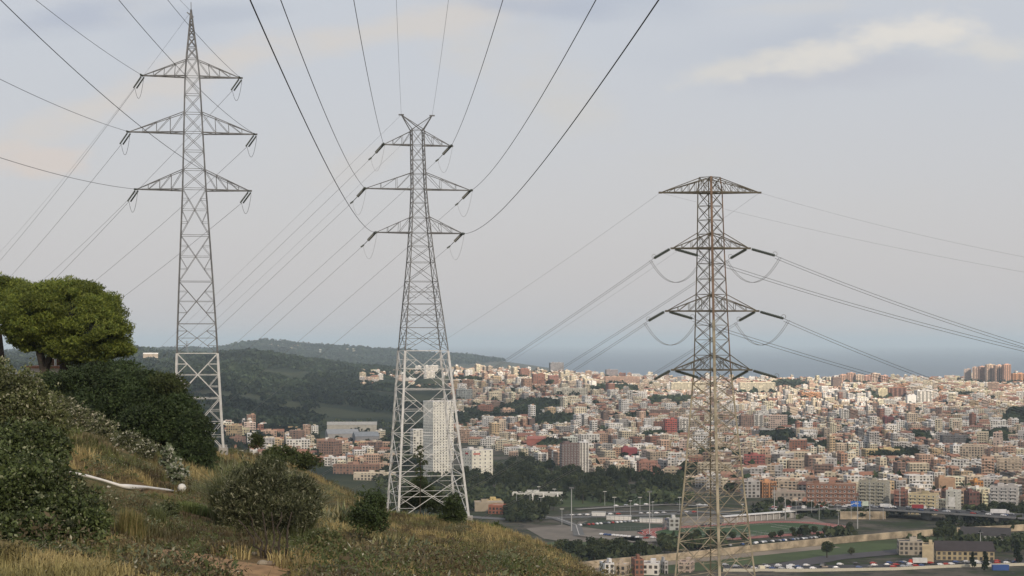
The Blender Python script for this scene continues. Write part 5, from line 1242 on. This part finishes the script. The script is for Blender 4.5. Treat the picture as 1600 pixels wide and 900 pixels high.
def tree_at(u, y, kind, s, label, group, D=None):
    global ntree
    D = D or (dpl(y) if y > 742 else gdist(u, y)); loc = gpt(u, D)
    if kind < len(protos) and not pused[kind]:
        o = protos[kind]; o.location = loc; o.scale = (s,) * 3; pused[kind] = True
    else: o = copy_thing(protos[kind], loc, rng.random() * 6.28, s)
    o['label'] = label; o['group'] = group; ntree += 1; return o
def belt(poly, n, kinds, s0, s1, label, group):
    pts = np.array(poly); 
    cnt = 0; tries = 0
    while cnt < n and tries < n * 40:
        tries += 1; u = rng.uniform(pts[:, 0].min(), pts[:, 0].max()); y = rng.uniform(pts[:, 1].min(), pts[:, 1].max()); inside = False; j = len(pts) - 1
        for i in range(len(pts)):
            if (pts[i, 1] > y) != (pts[j, 1] > y) and u < (pts[j, 0] - pts[i, 0]) * (y - pts[i, 1]) / (pts[j, 1] - pts[i, 1]) + pts[i, 0]: inside = not inside
            j = i
        if not inside: continue
        tree_at(u, y, kinds[rng.integers(len(kinds))], rng.uniform(s0, s1), label, group); cnt += 1
belt([(722, 748), (770, 742), (800, 722), (850, 728), (880, 742), (960, 744), (1062, 760), (1062, 776), (980, 770), (900, 768), (830, 764), (722, 768)], 105, [0, 1, 0, 1], .9, 1.35, 'dark round tree in the wooded belt under the city', 'trees of the wooded belt')
belt([(895, 766), (955, 762), (960, 786), (900, 788)], 14, [4, 1], .7, .95, 'tall lighter green tree in the middle of the wooded belt', 'tall light trees of the wooded belt')
belt([(860, 862), (930, 864), (1015, 864), (1010, 878), (900, 880), (870, 872)], 32, [0, 1, 2], .75, 1.1, 'dark tree between the dirt field and the river path', 'trees along the river path')
belt([(1025, 848), (1100, 844), (1170, 846), (1100, 862), (1040, 866)], 18, [0, 2], .6, .85, 'bushy tree below the running track', 'trees below the running track')
belt([(790, 795), (870, 792), (860, 812), (820, 818), (795, 815)], 24, [0, 2, 1], .7, 1.0, 'dark tree around the pillared white building', 'trees by the white hall')
belt([(1190, 840), (1330, 828), (1335, 833), (1200, 845)], 16, [2, 0], .4, .65, 'small tree between running track and parked cars', 'trees behind the parked cars')
belt([(1180, 790), (1260, 790), (1420, 806), (1400, 812), (1180, 799)], 20, [0, 2], .6, .85, 'roadside tree in front of the motorway flats', 'roadside trees')
belt([(1510, 800), (1598, 802), (1598, 816), (1520, 812)], 12, [1, 0], .8, 1.0, 'dark tree beside the viaduct end', 'trees by the viaduct end')
belt([(1460, 836), (1498, 836), (1498, 848), (1465, 848)], 8, [1, 0], .8, 1.0, 'dark tree clump in front of the silver green shed', 'trees by the shed')
tree_at(1292, 872, 1, .95, 'single dark round tree in the grassy river bed', 'trees in the river bed'); tree_at(1330, 868, 2, .6, 'low spreading tree right of the single river bed tree', 'trees in the river bed')
for u, y, s in ((1520, 888, .9), (1540, 893, 1.1), (1590, 882, 1.3)): tree_at(u, y, 3, s, 'dark cypress by the foot road near the yellow depot', 'cypresses by the depot')
for u in (1386, 1393, 1399): tree_at(u, 720, 3, .9, 'dark cypress in front of the long yellow school', 'cypresses by the school')
belt([(715, 776), (745, 776), (740, 784), (715, 790)], 5, [0], .7, .9, 'dark tree at the right foot of the two-horned pylon', 'trees behind the pylon')
belt([(560, 712), (655, 715), (660, 752), (610, 748)], 22, [0, 1], .8, 1.1, 'dark tree between the terraces and the tallest tower', 'trees before the tallest tower')

# far woods: countless small crowns as one mass each
def wood(name, U, Dd, h, c0, c1, label):
    n = len(U); m_ = 13; C_ = np.c_[(U - 800) / F * Dd, Dd, zg(U, Dd)]; r = h * rng.uniform(.35, .6, n)
    d = rng.normal(size=(n, m_, 3)); d /= np.linalg.norm(d, axis=2)[:, :, None]; d[:, :, 2] = np.abs(d[:, :, 2]) * .9 - .1
    P_ = (C_[:, None, :] + d * r[:, None, None] * np.array((1, 1, 1.1)) + np.array((0, 0, 1)) * (r * .6)[:, None, None]).reshape(-1, 3)
    sz = np.repeat(r * .95, m_); V, Q = leaf_quads(P_, sz, .8); tone = np.repeat((.65 + .7 * rng.random(n)) * (1 + fbm(C_[:, 0] / 120, C_[:, 1] / 120, 3) * .9), m_)[:, None]
    return tag(npmesh(name, V, Q, M_far_leaf, colmix(len(Q), c0, c1) * np.maximum(tone, .3)), label, 'woodland', kind='stuff')
n = 72000; U = rng.uniform(-120, 860, n); Dd = np.exp(rng.uniform(math.log(1900), math.log(10400), n)); z_ = zg(U, Dd); X_ = (U - 800) / F * Dd
y_ = ydown(U, Dd)
k = (z_ > 24 + np.clip(U - 600, 0, 200) * .12) & (fbm(X_ / 160, Dd / 160, 4) + .25 * (Dd > 4200) > -.10) & ~((U > 690) & (Dd < 4700)) & ~((y_ > 640) & (U > 480) & (fbm(X_ / 160, Dd / 160, 4) < .15))
wood('forest', U[k], Dd[k], 11 + 3 * (Dd[k] > 4500) + 5 * (Dd[k] > 7500), (.014, .024, .016), (.036, .048, .027), 'dense dark forest over the hills on the far left')
# far town specks on the green hills and trees between the houses
n = 16000; U = rng.uniform(700, 1640, n); Dd = np.sqrt(rng.uniform(1500 ** 2, 5300 ** 2, n)); y_ = ydown(U, Dd)
inp = np.zeros(n, bool)
for a, b, c, d in TREE_PATCH: inp |= ((U - a) / c) ** 2 + ((y_ - b) / d) ** 2 < 1.1
inp |= rng.random(n) < .10
k = inp & (y_ < np.interp(U, *CITY_LOW)); extra = []
for a, b, c, d in TREE_PATCH:                       # make the planted patches dense
    m_ = int(c * d * .9); uu = a + (rng.random(m_) * 2 - 1) * c; yy = b + (rng.random(m_) * 2 - 1) * d; q = ((uu - a) / c) ** 2 + ((yy - b) / d) ** 2 < 1
    extra += [(u_, gdist(u_, y__)) for u_, y__ in zip(uu[q], yy[q])]
ex = np.array(extra)
wood('urban_woodland', np.r_[U[k], ex[:, 0]], np.r_[Dd[k], ex[:, 1]], 13, (.020, .032, .016), (.045, .058, .026), 'dark trees standing between the houses of the city')

def near_wood(poly_list, label):
    UU = []; DD = []
    for (u0, u1, y0, y1, n_) in poly_list:
        u = rng.uniform(u0, u1, n_); y = rng.uniform(y0, y1, n_); k = fbm(u / 22, y / 12, 2) > -.22; u = u[k]; y = y[k]
        UU.append(u); DD.append(np.array([gdist(a, b) for a, b in zip(u, y)]))
    return wood('copse', np.concatenate(UU), np.concatenate(DD), 8, (.026, .038, .020), (.068, .080, .038), label)
near_wood([(715, 1065, 746, 770, 560), (715, 880, 772, 792, 110), (900, 1065, 772, 786, 90), (775, 880, 728, 748, 160), (880, 1020, 862, 880, 150), (590, 745, 742, 800, 320), (1030, 1130, 848, 862, 70), (1180, 1340, 793, 800, 110), (600, 660, 700, 745, 160), (1480, 1600, 802, 818, 160), (790, 850, 797, 818, 80),
           (1160, 1360, 806, 812, 30), (1460, 1600, 822, 830, 30), (1230, 1330, 838, 842, 14), (1420, 1600, 848, 866, 90), (960, 1080, 776, 790, 60), (480, 640, 660, 720, 300)], 'dark bushes and young trees between the roads and fields')
# ------------------------------------------------------------------ masts, lamps, signs
def mast_proto():
    o = empty('floodlight_mast', (0, 0, 0), 'x', 'light mast'); mb = MB(); mb.tube([(0, 0, -1), (0, 0, 15), (0, 0, 30)], [.42, .32, .2], 0, 8); mb.build('pole', M_conc2, o)
    mb = MB(); mb.box((0, 0, 29.4), (3.6, .8, .9)); mb.build('lamp_head', M_grey, o); return o
def lamp_proto():
    o = empty('street_lamp', (0, 0, 0), 'x', 'street lamp'); mb = MB(); mb.tube([(0, 0, -1), (0, 0, 6), (0, 0, 12)], [.2, .17, .13], 0, 6); mb.build('pole', M_conc2, o)
    mb = MB(); mb.box((0, 0, 12), (3.2, .5, .35)); mb.build('lamp_head', M_white, o); return o
M_conc2 = mat('pale_pole', (.42, .43, .42), .7)
mp = mast_proto(); lp = lamp_proto(); firstm = firstl = True
for u, yb, yt, lab in [(1015, 835, 768, 'tall floodlight mast left of the rusty pylon legs'), (893 + 120 * 0, 830, 762, 'floodlight mast at the dark sports pitch'), (1227, 812, 776, 'floodlight mast at the right end of the grandstand'),
                       (1340, 826, 776, 'slender mast passing in front of the blue motorway sign'), (1359, 812, 748, 'tallest white mast right of the blue sign'), (1406, 804, 756, 'white mast beside the pale yellow flats'),
                       (1569, 803, 764, 'white mast near the frame edge above the viaduct'), (1532, 866, 832, 'mast standing by the yellow depot'), (1210, 800, 760, 'thin mast in front of the orange block')]:
    D = dpl(yb); s = (yb - yt) * D / F / 30; loc = W0(u, yb)
    if firstm: mp.location = loc; mp.scale = (1, 1, s); mp['label'] = lab; mp['group'] = 'tall light masts'; firstm = False
    else: copy_thing(mp, loc, 0, (1, 1, s), lab, 'tall light masts')
for i, (u, yb) in enumerate([(960, 800), (985, 806), (1000, 800), (795 + 12, 792), (828, 790), (842, 782), (866, 786), (878, 820), (1268, 806), (1294, 808), (1308, 806), (1244, 806), (1280, 812), (1330, 812), (1230 + 150, 812), (1480, 815), (945, 790), (1062, 800), (1020, 808), (1310, 822), (1090, 812), (1160, 812), (845, 800)]):
    loc = W0(u, yb)
    if firstl: lp.location = loc; lp['label'] = 'grey street lamp among the access roads'; lp['group'] = 'street lamps'; firstl = False
    else: copy_thing(lp, loc, rng.random(), 1, 'grey street lamp among the access roads', 'street lamps')
for u in (832, 849, 871):
    mb = MB(); c = W0(u, 785); mb.box((c[0], c[1] - 9, 10), (1.4, 1.4, 9)); tag(mb.build('pillar', M_white), 'slim white pillar in front of the white hall', 'pillar', 'three white pillars')
# motorway signs
c = W0(1344, 806); o = empty('motorway_sign', tuple(c), 'blue motorway direction sign beside a white and green panel', 'road sign')
mb = MB(); mb.box((-3.4, 0, 7.5), (8.4, .3, 4.4)); mb.build('blue_panel', mat('sign_blue', (.03, .14, .50), .5), o)
mb = MB(); mb.box((4.2, 0, 8), (5, .3, 3.8)); mb.build('pale_panel', mat('sign_pale', (.50, .58, .50), .5), o)
mb = MB(); mb.box((-3.4, -.2, 9.2), (.7, .06, 1.8)); mb.box((-5, -.2, 9.9), (1.6, .06, .35)); mb.box((-1.9, -.2, 9.9), (1.6, .06, .35)); mb.build('lettering', M_white, o)
for x in (-6.5, 6): mb = MB(); mb.box((x, .3, -.5), (.3, .3, 12.3)); mb.build('post', M_grey, o)
c = W0(1223, 806); mb = MB(); mb.box((c[0], c[1], 10), (12, .4, 6)); tag(mb.build('billboard', M_white), 'white billboard between roadside trees', 'billboard')
# grandstand
c = W0(1185, 814); o = empty('grandstand', tuple(c), 'long white roofed grandstand along the athletics track', 'grandstand')
def grand():
    A = W0(1128, 818) - c; B_ = W0(1238, 809) - c; d = B_ - A; L_ = np.linalg.norm(d[:2]); rz = math.atan2(d[1], d[0]); m_ = (A + B_) / 2
    mb = MB(); mb.box((m_[0], m_[1], 5.2), (L_, 7, .45), rz); mb.build('roof', M_white, o)
    mb = MB(); mb.box((m_[0], m_[1] + 1.5, 0), (L_ * .98, 5, 4.2), rz); mb.build('terrace', M_conc, o)
    for t in np.linspace(.03, .97, 12): p = A + d * t; mb = MB(); mb.box((p[0], p[1] - 3, 0), (.4, .4, 5.2), rz); mb.build('post', M_white, o)
grand()
for i, (u0, u1, y, lab) in enumerate([(948, 986, 812, 'white low shed beside the dark sports pitch'), (1000, 1035, 816, 'white low shed left of the grandstand tower'), (925, 946, 806, 'short white shed at the access road')]):
    c = W0((u0 + u1) / 2, y); L_ = (u1 - u0) * c[1] / F; o = empty('shed', tuple(c), lab, 'shed', 'low white sheds', -.15)
    mb = MB(); mb.box((0, 0, 0), (L_, 6, 3)); mb.build('wall', M_white, o); mb = MB(); mb.box((0, 0, 3.004), (L_ + .6, 6.6, .3)); mb.build('roof', mat('pale_roof', (.45, .45, .43), .8), o)

# ------------------------------------------------------------------ vehicles
def car_mesh(col, name):
    mb = MB()
    prof = [(-2.1, .35), (-2.15, .85), (-1.9, 1.0), (-1.35, 1.42), (.35, 1.45), (1.05, .98), (1.95, .82), (2.1, .4)]
    for s_, w_ in ((1, .85),):
        V = [(x, -w_ * (.82 if z_ > 1.2 else 1), z_) for x, z_ in prof] + [(x, w_ * (.82 if z_ > 1.2 else 1), z_) for x, z_ in prof]; n_ = len(prof)
        F_ = [(i, i + 1, n_ + i + 1, n_ + i) for i in range(n_ - 1)] + [tuple(range(n_))[::-1], tuple(range(n_, 2 * n_)), (0, n_, 2 * n_ - 1, n_ - 1)]
        mb.add(V, F_, 0)
    for sgn in (-1, 1): mb.add([(-1.6, sgn * .80, 1.02), (.85, sgn * .80, 1.02), (.3, sgn * .73, 1.36), (-1.25, sgn * .73, 1.36)], [(0, 1, 2, 3) if sgn < 0 else (3, 2, 1, 0)], 1)
    mb.add([(.42, -.66, 1.42), (.42, .66, 1.42), (.98, .75, 1.04), (.98, -.75, 1.04)], [(0, 3, 2, 1)], 1)
    for x in (-1.3, 1.3):
        for sgn in (-1, 1): mb.tube([(x, sgn * .72, .33), (x, sgn * .9, .33)], .33, 2, 10)
    return mb.mesh(name, [col, M_glass, mat('tyre', (.02, .02, .02), .9)])
CARS = {'white': mat('car_white', (.75, .75, .75), .3, spec=.5), 'silver': mat('car_silver', (.42, .43, .45), .3, .4), 'dark': mat('car_dark', (.03, .03, .035), .3, spec=.5), 'red': mat('car_red', (.35, .04, .03), .35), 'blue': mat('car_blue', (.05, .09, .22), .35)}
CM = {k_: car_mesh(v, 'car') for k_, v in CARS.items()}
def car(p, rz, c, lab, grp, s=1.0):
    o = bpy.data.objects.new('car', CM[c]); sc.collection.objects.link(o); o.location = p; o.rotation_euler = (0, 0, rz); o.scale = (s,) * 3
    return tag(o, f'{"dark grey" if c == "dark" else c} {lab}', 'car', grp)
def line_cars(pts, n, off, lab, grp, cols, z=0.1, jit=.4, rzo=0.0, zs=None, fill_=.85):
    C = np.array([W0(u, y, z) for u, y in pts])
    if zs is not None: C[:, 2] = 10 + np.array(zs) + .08
    t = np.linspace(.01, .99, n) * (len(C) - 1)
    for tt in t:
        if rng.random() > fill_: continue
        i = min(int(tt), len(C) - 2); f = tt - i; p = C[i] * (1 - f) + C[i + 1] * f; d = C[i + 1] - C[i]; nn = np.array((-d[1], d[0], 0)); nn /= np.linalg.norm(nn)
        car(p + nn * (off + rng.normal() * jit * .3), math.atan2(d[1], d[0]) + rzo, cols[rng.integers(len(cols))], lab, grp)
wc = ['white', 'white', 'silver', 'dark', 'white', 'silver', 'dark', 'silver', 'white', 'blue', 'dark', 'red']
line_cars([(1180, 856), (1300, 845), (1420, 834.5)], 84, 2, 'car parked in the row nearest the river wall', 'cars parked along the river wall', wc, rzo=1.4)
line_cars([(1180, 850), (1300, 839.5)], 44, 2, 'car parked in the back row behind the river wall', 'cars parked in the back row', wc, rzo=1.4, fill_=.7)
line_cars([(1090, 858), (1180, 850)], 10, 0, 'car parked under the rusty pylon', 'cars parked under the pylon', wc, rzo=1.2)
for off, nm in ((-9, 'near'), (-5, 'second'), (5, 'third'), (9, 'far')):
    line_cars(vd[:], 26, off, f'car driving in the {nm} lane of the viaduct', f'traffic in the {nm} viaduct lane', wc, zs=VZ, fill_=.55)
line_cars([(1130, 888), (1250, 889), (1400, 886), (1480, 882), (1600, 879)], 34, -5, 'car queuing in the near lane of the foot road', 'cars in the near lane of the foot road', wc, fill_=.75, z=.45)
line_cars([(1130, 888), (1250, 889), (1400, 886), (1480, 882), (1600, 879)], 30, 4, 'car queuing in the far lane of the foot road', 'cars in the far lane of the foot road', wc, fill_=.7, z=.45)
line_cars([(940, 836), (1010, 842)], 12, 0, 'car parked beside the dirt field', 'cars parked by the dirt field', wc, rzo=1.3)
line_cars([(890, 806), (1120, 800)], 20, -3, 'car on the grey access road', 'cars on the access road', wc, fill_=.7, z=.3)
line_cars([(1060, 826), (1125, 820)], 8, 0, 'car parked by the grandstand tower', 'cars parked by the grandstand', wc)
def truck(u, y, z, L_, h, rz, cabc, boxc, lab):
    c = W0(u, y, z); o = empty('lorry', tuple(c), lab, 'lorry', None, rz); mb = MB(); mb.box((0, 0, 1.0), (L_, 2.5, h), 0, 0, boxc); mb.build('cargo_box', M_attr, o)
    mb = MB(); V = [(L_ / 2 + .3, -1.2, .6), (L_ / 2 + 2.4, -1.2, .6), (L_ / 2 + 2.3, -1.2, 1.8), (L_ / 2 + 1.8, -1.2, 3.0), (L_ / 2 + .3, -1.2, 3.0)]
    V2 = [(x, 1.2, z__) for x, _, z__ in V]; mb.add(V + V2, [(0, 1, 2, 3, 4), (9, 8, 7, 6, 5)] + [(i, (i + 1) % 5 + 0, (i + 1) % 5 + 5, i + 5) for i in range(5)], 0, cabc); mb.build('cab', M_attr, o)
    for x in (-L_ / 2 + 1.2, -L_ / 2 + 2.4, L_ / 2 + 1.2):
        mb = MB(); mb.tube([(x, -1.2, .5), (x, 1.2, .5)], .5, 0, 12); mb.build('wheels', mat('tyre', (.02,) * 3, .9), o)
truck(1434, 810, 7.2, 9, 2.8, -.25, (.6, .6, .6), (.30, .05, .06), 'dark red box lorry on the viaduct')
truck(1560, 819, 7.6, 12, 2.9, -.25, (.6, .6, .6), (.7, .7, .7), 'white box lorry on the viaduct near the frame edge')
truck(1382, 806, 6.4, 7, 2.3, -.2, (.7, .7, .7), (.66, .67, .68), 'white delivery truck near the start of the viaduct')
truck(1437, 883, .6, 9, 2.9, math.pi, (.55, .08, .05), (.62, .62, .6), 'white box lorry with a red cab below the cream house')
c = W0(1563, 891); mb = MB(); mb.box((c[0], c[1], 10), (10, 3, 3.4)); tag(mb.build('container', mat('container_blue', (.04, .09, .28), .6)), 'blue container beside the foot road', 'container')
line_cars([(905, 822), (985, 816), (1060, 812)], 26, 0, 'car in the park row above the dark pitch', 'cars above the dark pitch', wc, rzo=1.3, z=.2)
line_cars([(1000, 832), (1030, 846), (1070, 850)], 10, 0, 'car by the left end of the track', 'cars left of the track', wc, rzo=1.3, z=.2)
line_cars([(1130, 884.5), (1250, 885.5), (1400, 881), (1430, 880)], 18, 0, 'car parked beyond the foot road', 'cars parked beyond the foot road', wc, fill_=.8, z=.3)
line_cars([(930, 795), (1050, 789), (1110, 793)], 16, 1.5, 'car on the light upper road', 'cars on the upper road', wc, fill_=.6, z=1.0)
# fences of the sports grounds
for pts_, lb_ in (([(895, 822), (925, 811), (1040, 819), (1035, 830), (960, 831)], 'grey mesh fence round the dark sports pitch'), ([(1000, 848), (1100, 843), (1240, 834), (1320, 826)], 'grey fence between the running track and the parked cars')):
    mb = MB(); q_ = [W0(a_, b_) for a_, b_ in pts_]
    for A, B_ in zip(q_[:-1], q_[1:]):
        m_ = int(np.linalg.norm(B_ - A) / 4)
        for i in range(m_ + 1): p = A + (B_ - A) * i / max(m_, 1); mb.beam(p, p + np.array((0, 0, 4.)), .16)
        for h_ in (.4, 2.1, 3.9): mb.beam(A + np.array((0, 0, h_)), B_ + np.array((0, 0, h_)), .10)
    tag(mb.build('fence', M_grey), lb_, 'fence')
# tiny distant pylon on the far ridge
for i, (u, yb, yt, D) in enumerate(((292, 550, 532, 5600),)):
    g = at(u, yb, D); mb = MB(); h = (yb - yt) * D / F; w_ = h * .09
    for sx_ in (-1, 1):
        for sy_ in (-1, 1): mb.beam((g[0] + sx_ * w_, g[1] + sy_ * w_, g[2] - 6), (g[0], g[1], g[2] + h), .9)
    for t in (.55, .72, .88): mb.beam((g[0] - h * .2, g[1], g[2] + h * t), (g[0] + h * .2, g[1], g[2] + h * t), .9)
    tag(mb.build('distant_pylon', M_grey), 'tiny far pylon on the hill ridge behind the single-peaked pylon', 'pylon', 'lattice power pylons')
print('fill', len(fill), 'objects', len(sc.objects), 'trees', ntree)

# ------------------------------------------------------------------ each repeat gets words that point to it alone
NTH = 'first second third fourth fifth sixth seventh eighth ninth tenth eleventh twelfth thirteenth fourteenth fifteenth sixteenth seventeenth eighteenth nineteenth twentieth'.split()
bylab = {}
for o in sc.objects:
    if o.parent is None and o.get('label') and o.get('category') in ('tree', 'car', 'street lamp', 'shrub'): bylab.setdefault(o['label'], []).append(o)
ANCH = [(h[0], h[1], short(h[2])) for h in heroes] + [(655, 790, 'two-horned pylon'), (1118, 850, 'rusty pylon'), (1344, 791, 'blue motorway sign'), (1359, 780, 'tallest white mast'), (1180, 812, 'grandstand'), (1015, 800, 'floodlight mast at the pitch'), (1434, 808, 'red lorry'), (1563, 888, 'blue container'),
        (1300, 828, 'right end of the running track'), (1030, 836, 'left end of the running track'), (1292, 865, 'river bed tree'), (850, 780, 'pillared hall'), (890, 835, 'dirt field')]
AA = np.array([(a_[0], a_[1]) for a_ in ANCH]); pool = {}
for lab, L_ in bylab.items():
    if len(L_) < 2: continue
    L_.sort(key=lambda o: o.location.x / o.location.y)
    if len(L_) <= 20:
        for i, o in enumerate(L_): o['label'] = f'{lab}, {"leftmost" if i == 0 else NTH[i] + " from left"}'
        continue
    for o in L_:
        u = 800 + F * o.location.x / o.location.y; y = HY + (CZ - o.location.z) / o.location.y * F; d = np.hypot(AA[:, 0] - u, (AA[:, 1] - y) * 1.2); i = int(np.argmin(d))
        dx = u - AA[i, 0]; dy = y - AA[i, 1]; rel = ('right of' if dx > 0 else 'left of') if abs(dx) > abs(dy) * 1.3 else ('below' if dy > 0 else 'above')
        head = 'dark tree' if o['category'] == 'tree' else lab.split(' in the ')[0].split(' parked')[0].split(' on ')[0].split(' driving')[0].split(' queuing')[0]
        if 'row nearest' in lab: head += ' in the river wall row'
        if 'back row' in lab: head += ' in the back row'
        if 'near lane' in lab: head += ' in the near lane'
        if 'far lane' in lab: head += ' in the far lane'
        pool.setdefault((head, i, rel), []).append((d[i], o))
for (head, i, rel), q in pool.items():
    q.sort(key=lambda t: t[0])
    for n_, (d, o) in enumerate(q): o['label'] = f'{head}{", " + ORD[min(n_, 23)] if n_ else ""} {rel} the {ANCH[i][2]}'
for o in sc.objects:
    l = o.get('label')
    if l and len(l.split()) > 16: o['label'] = ' '.join(l.split()[:16])
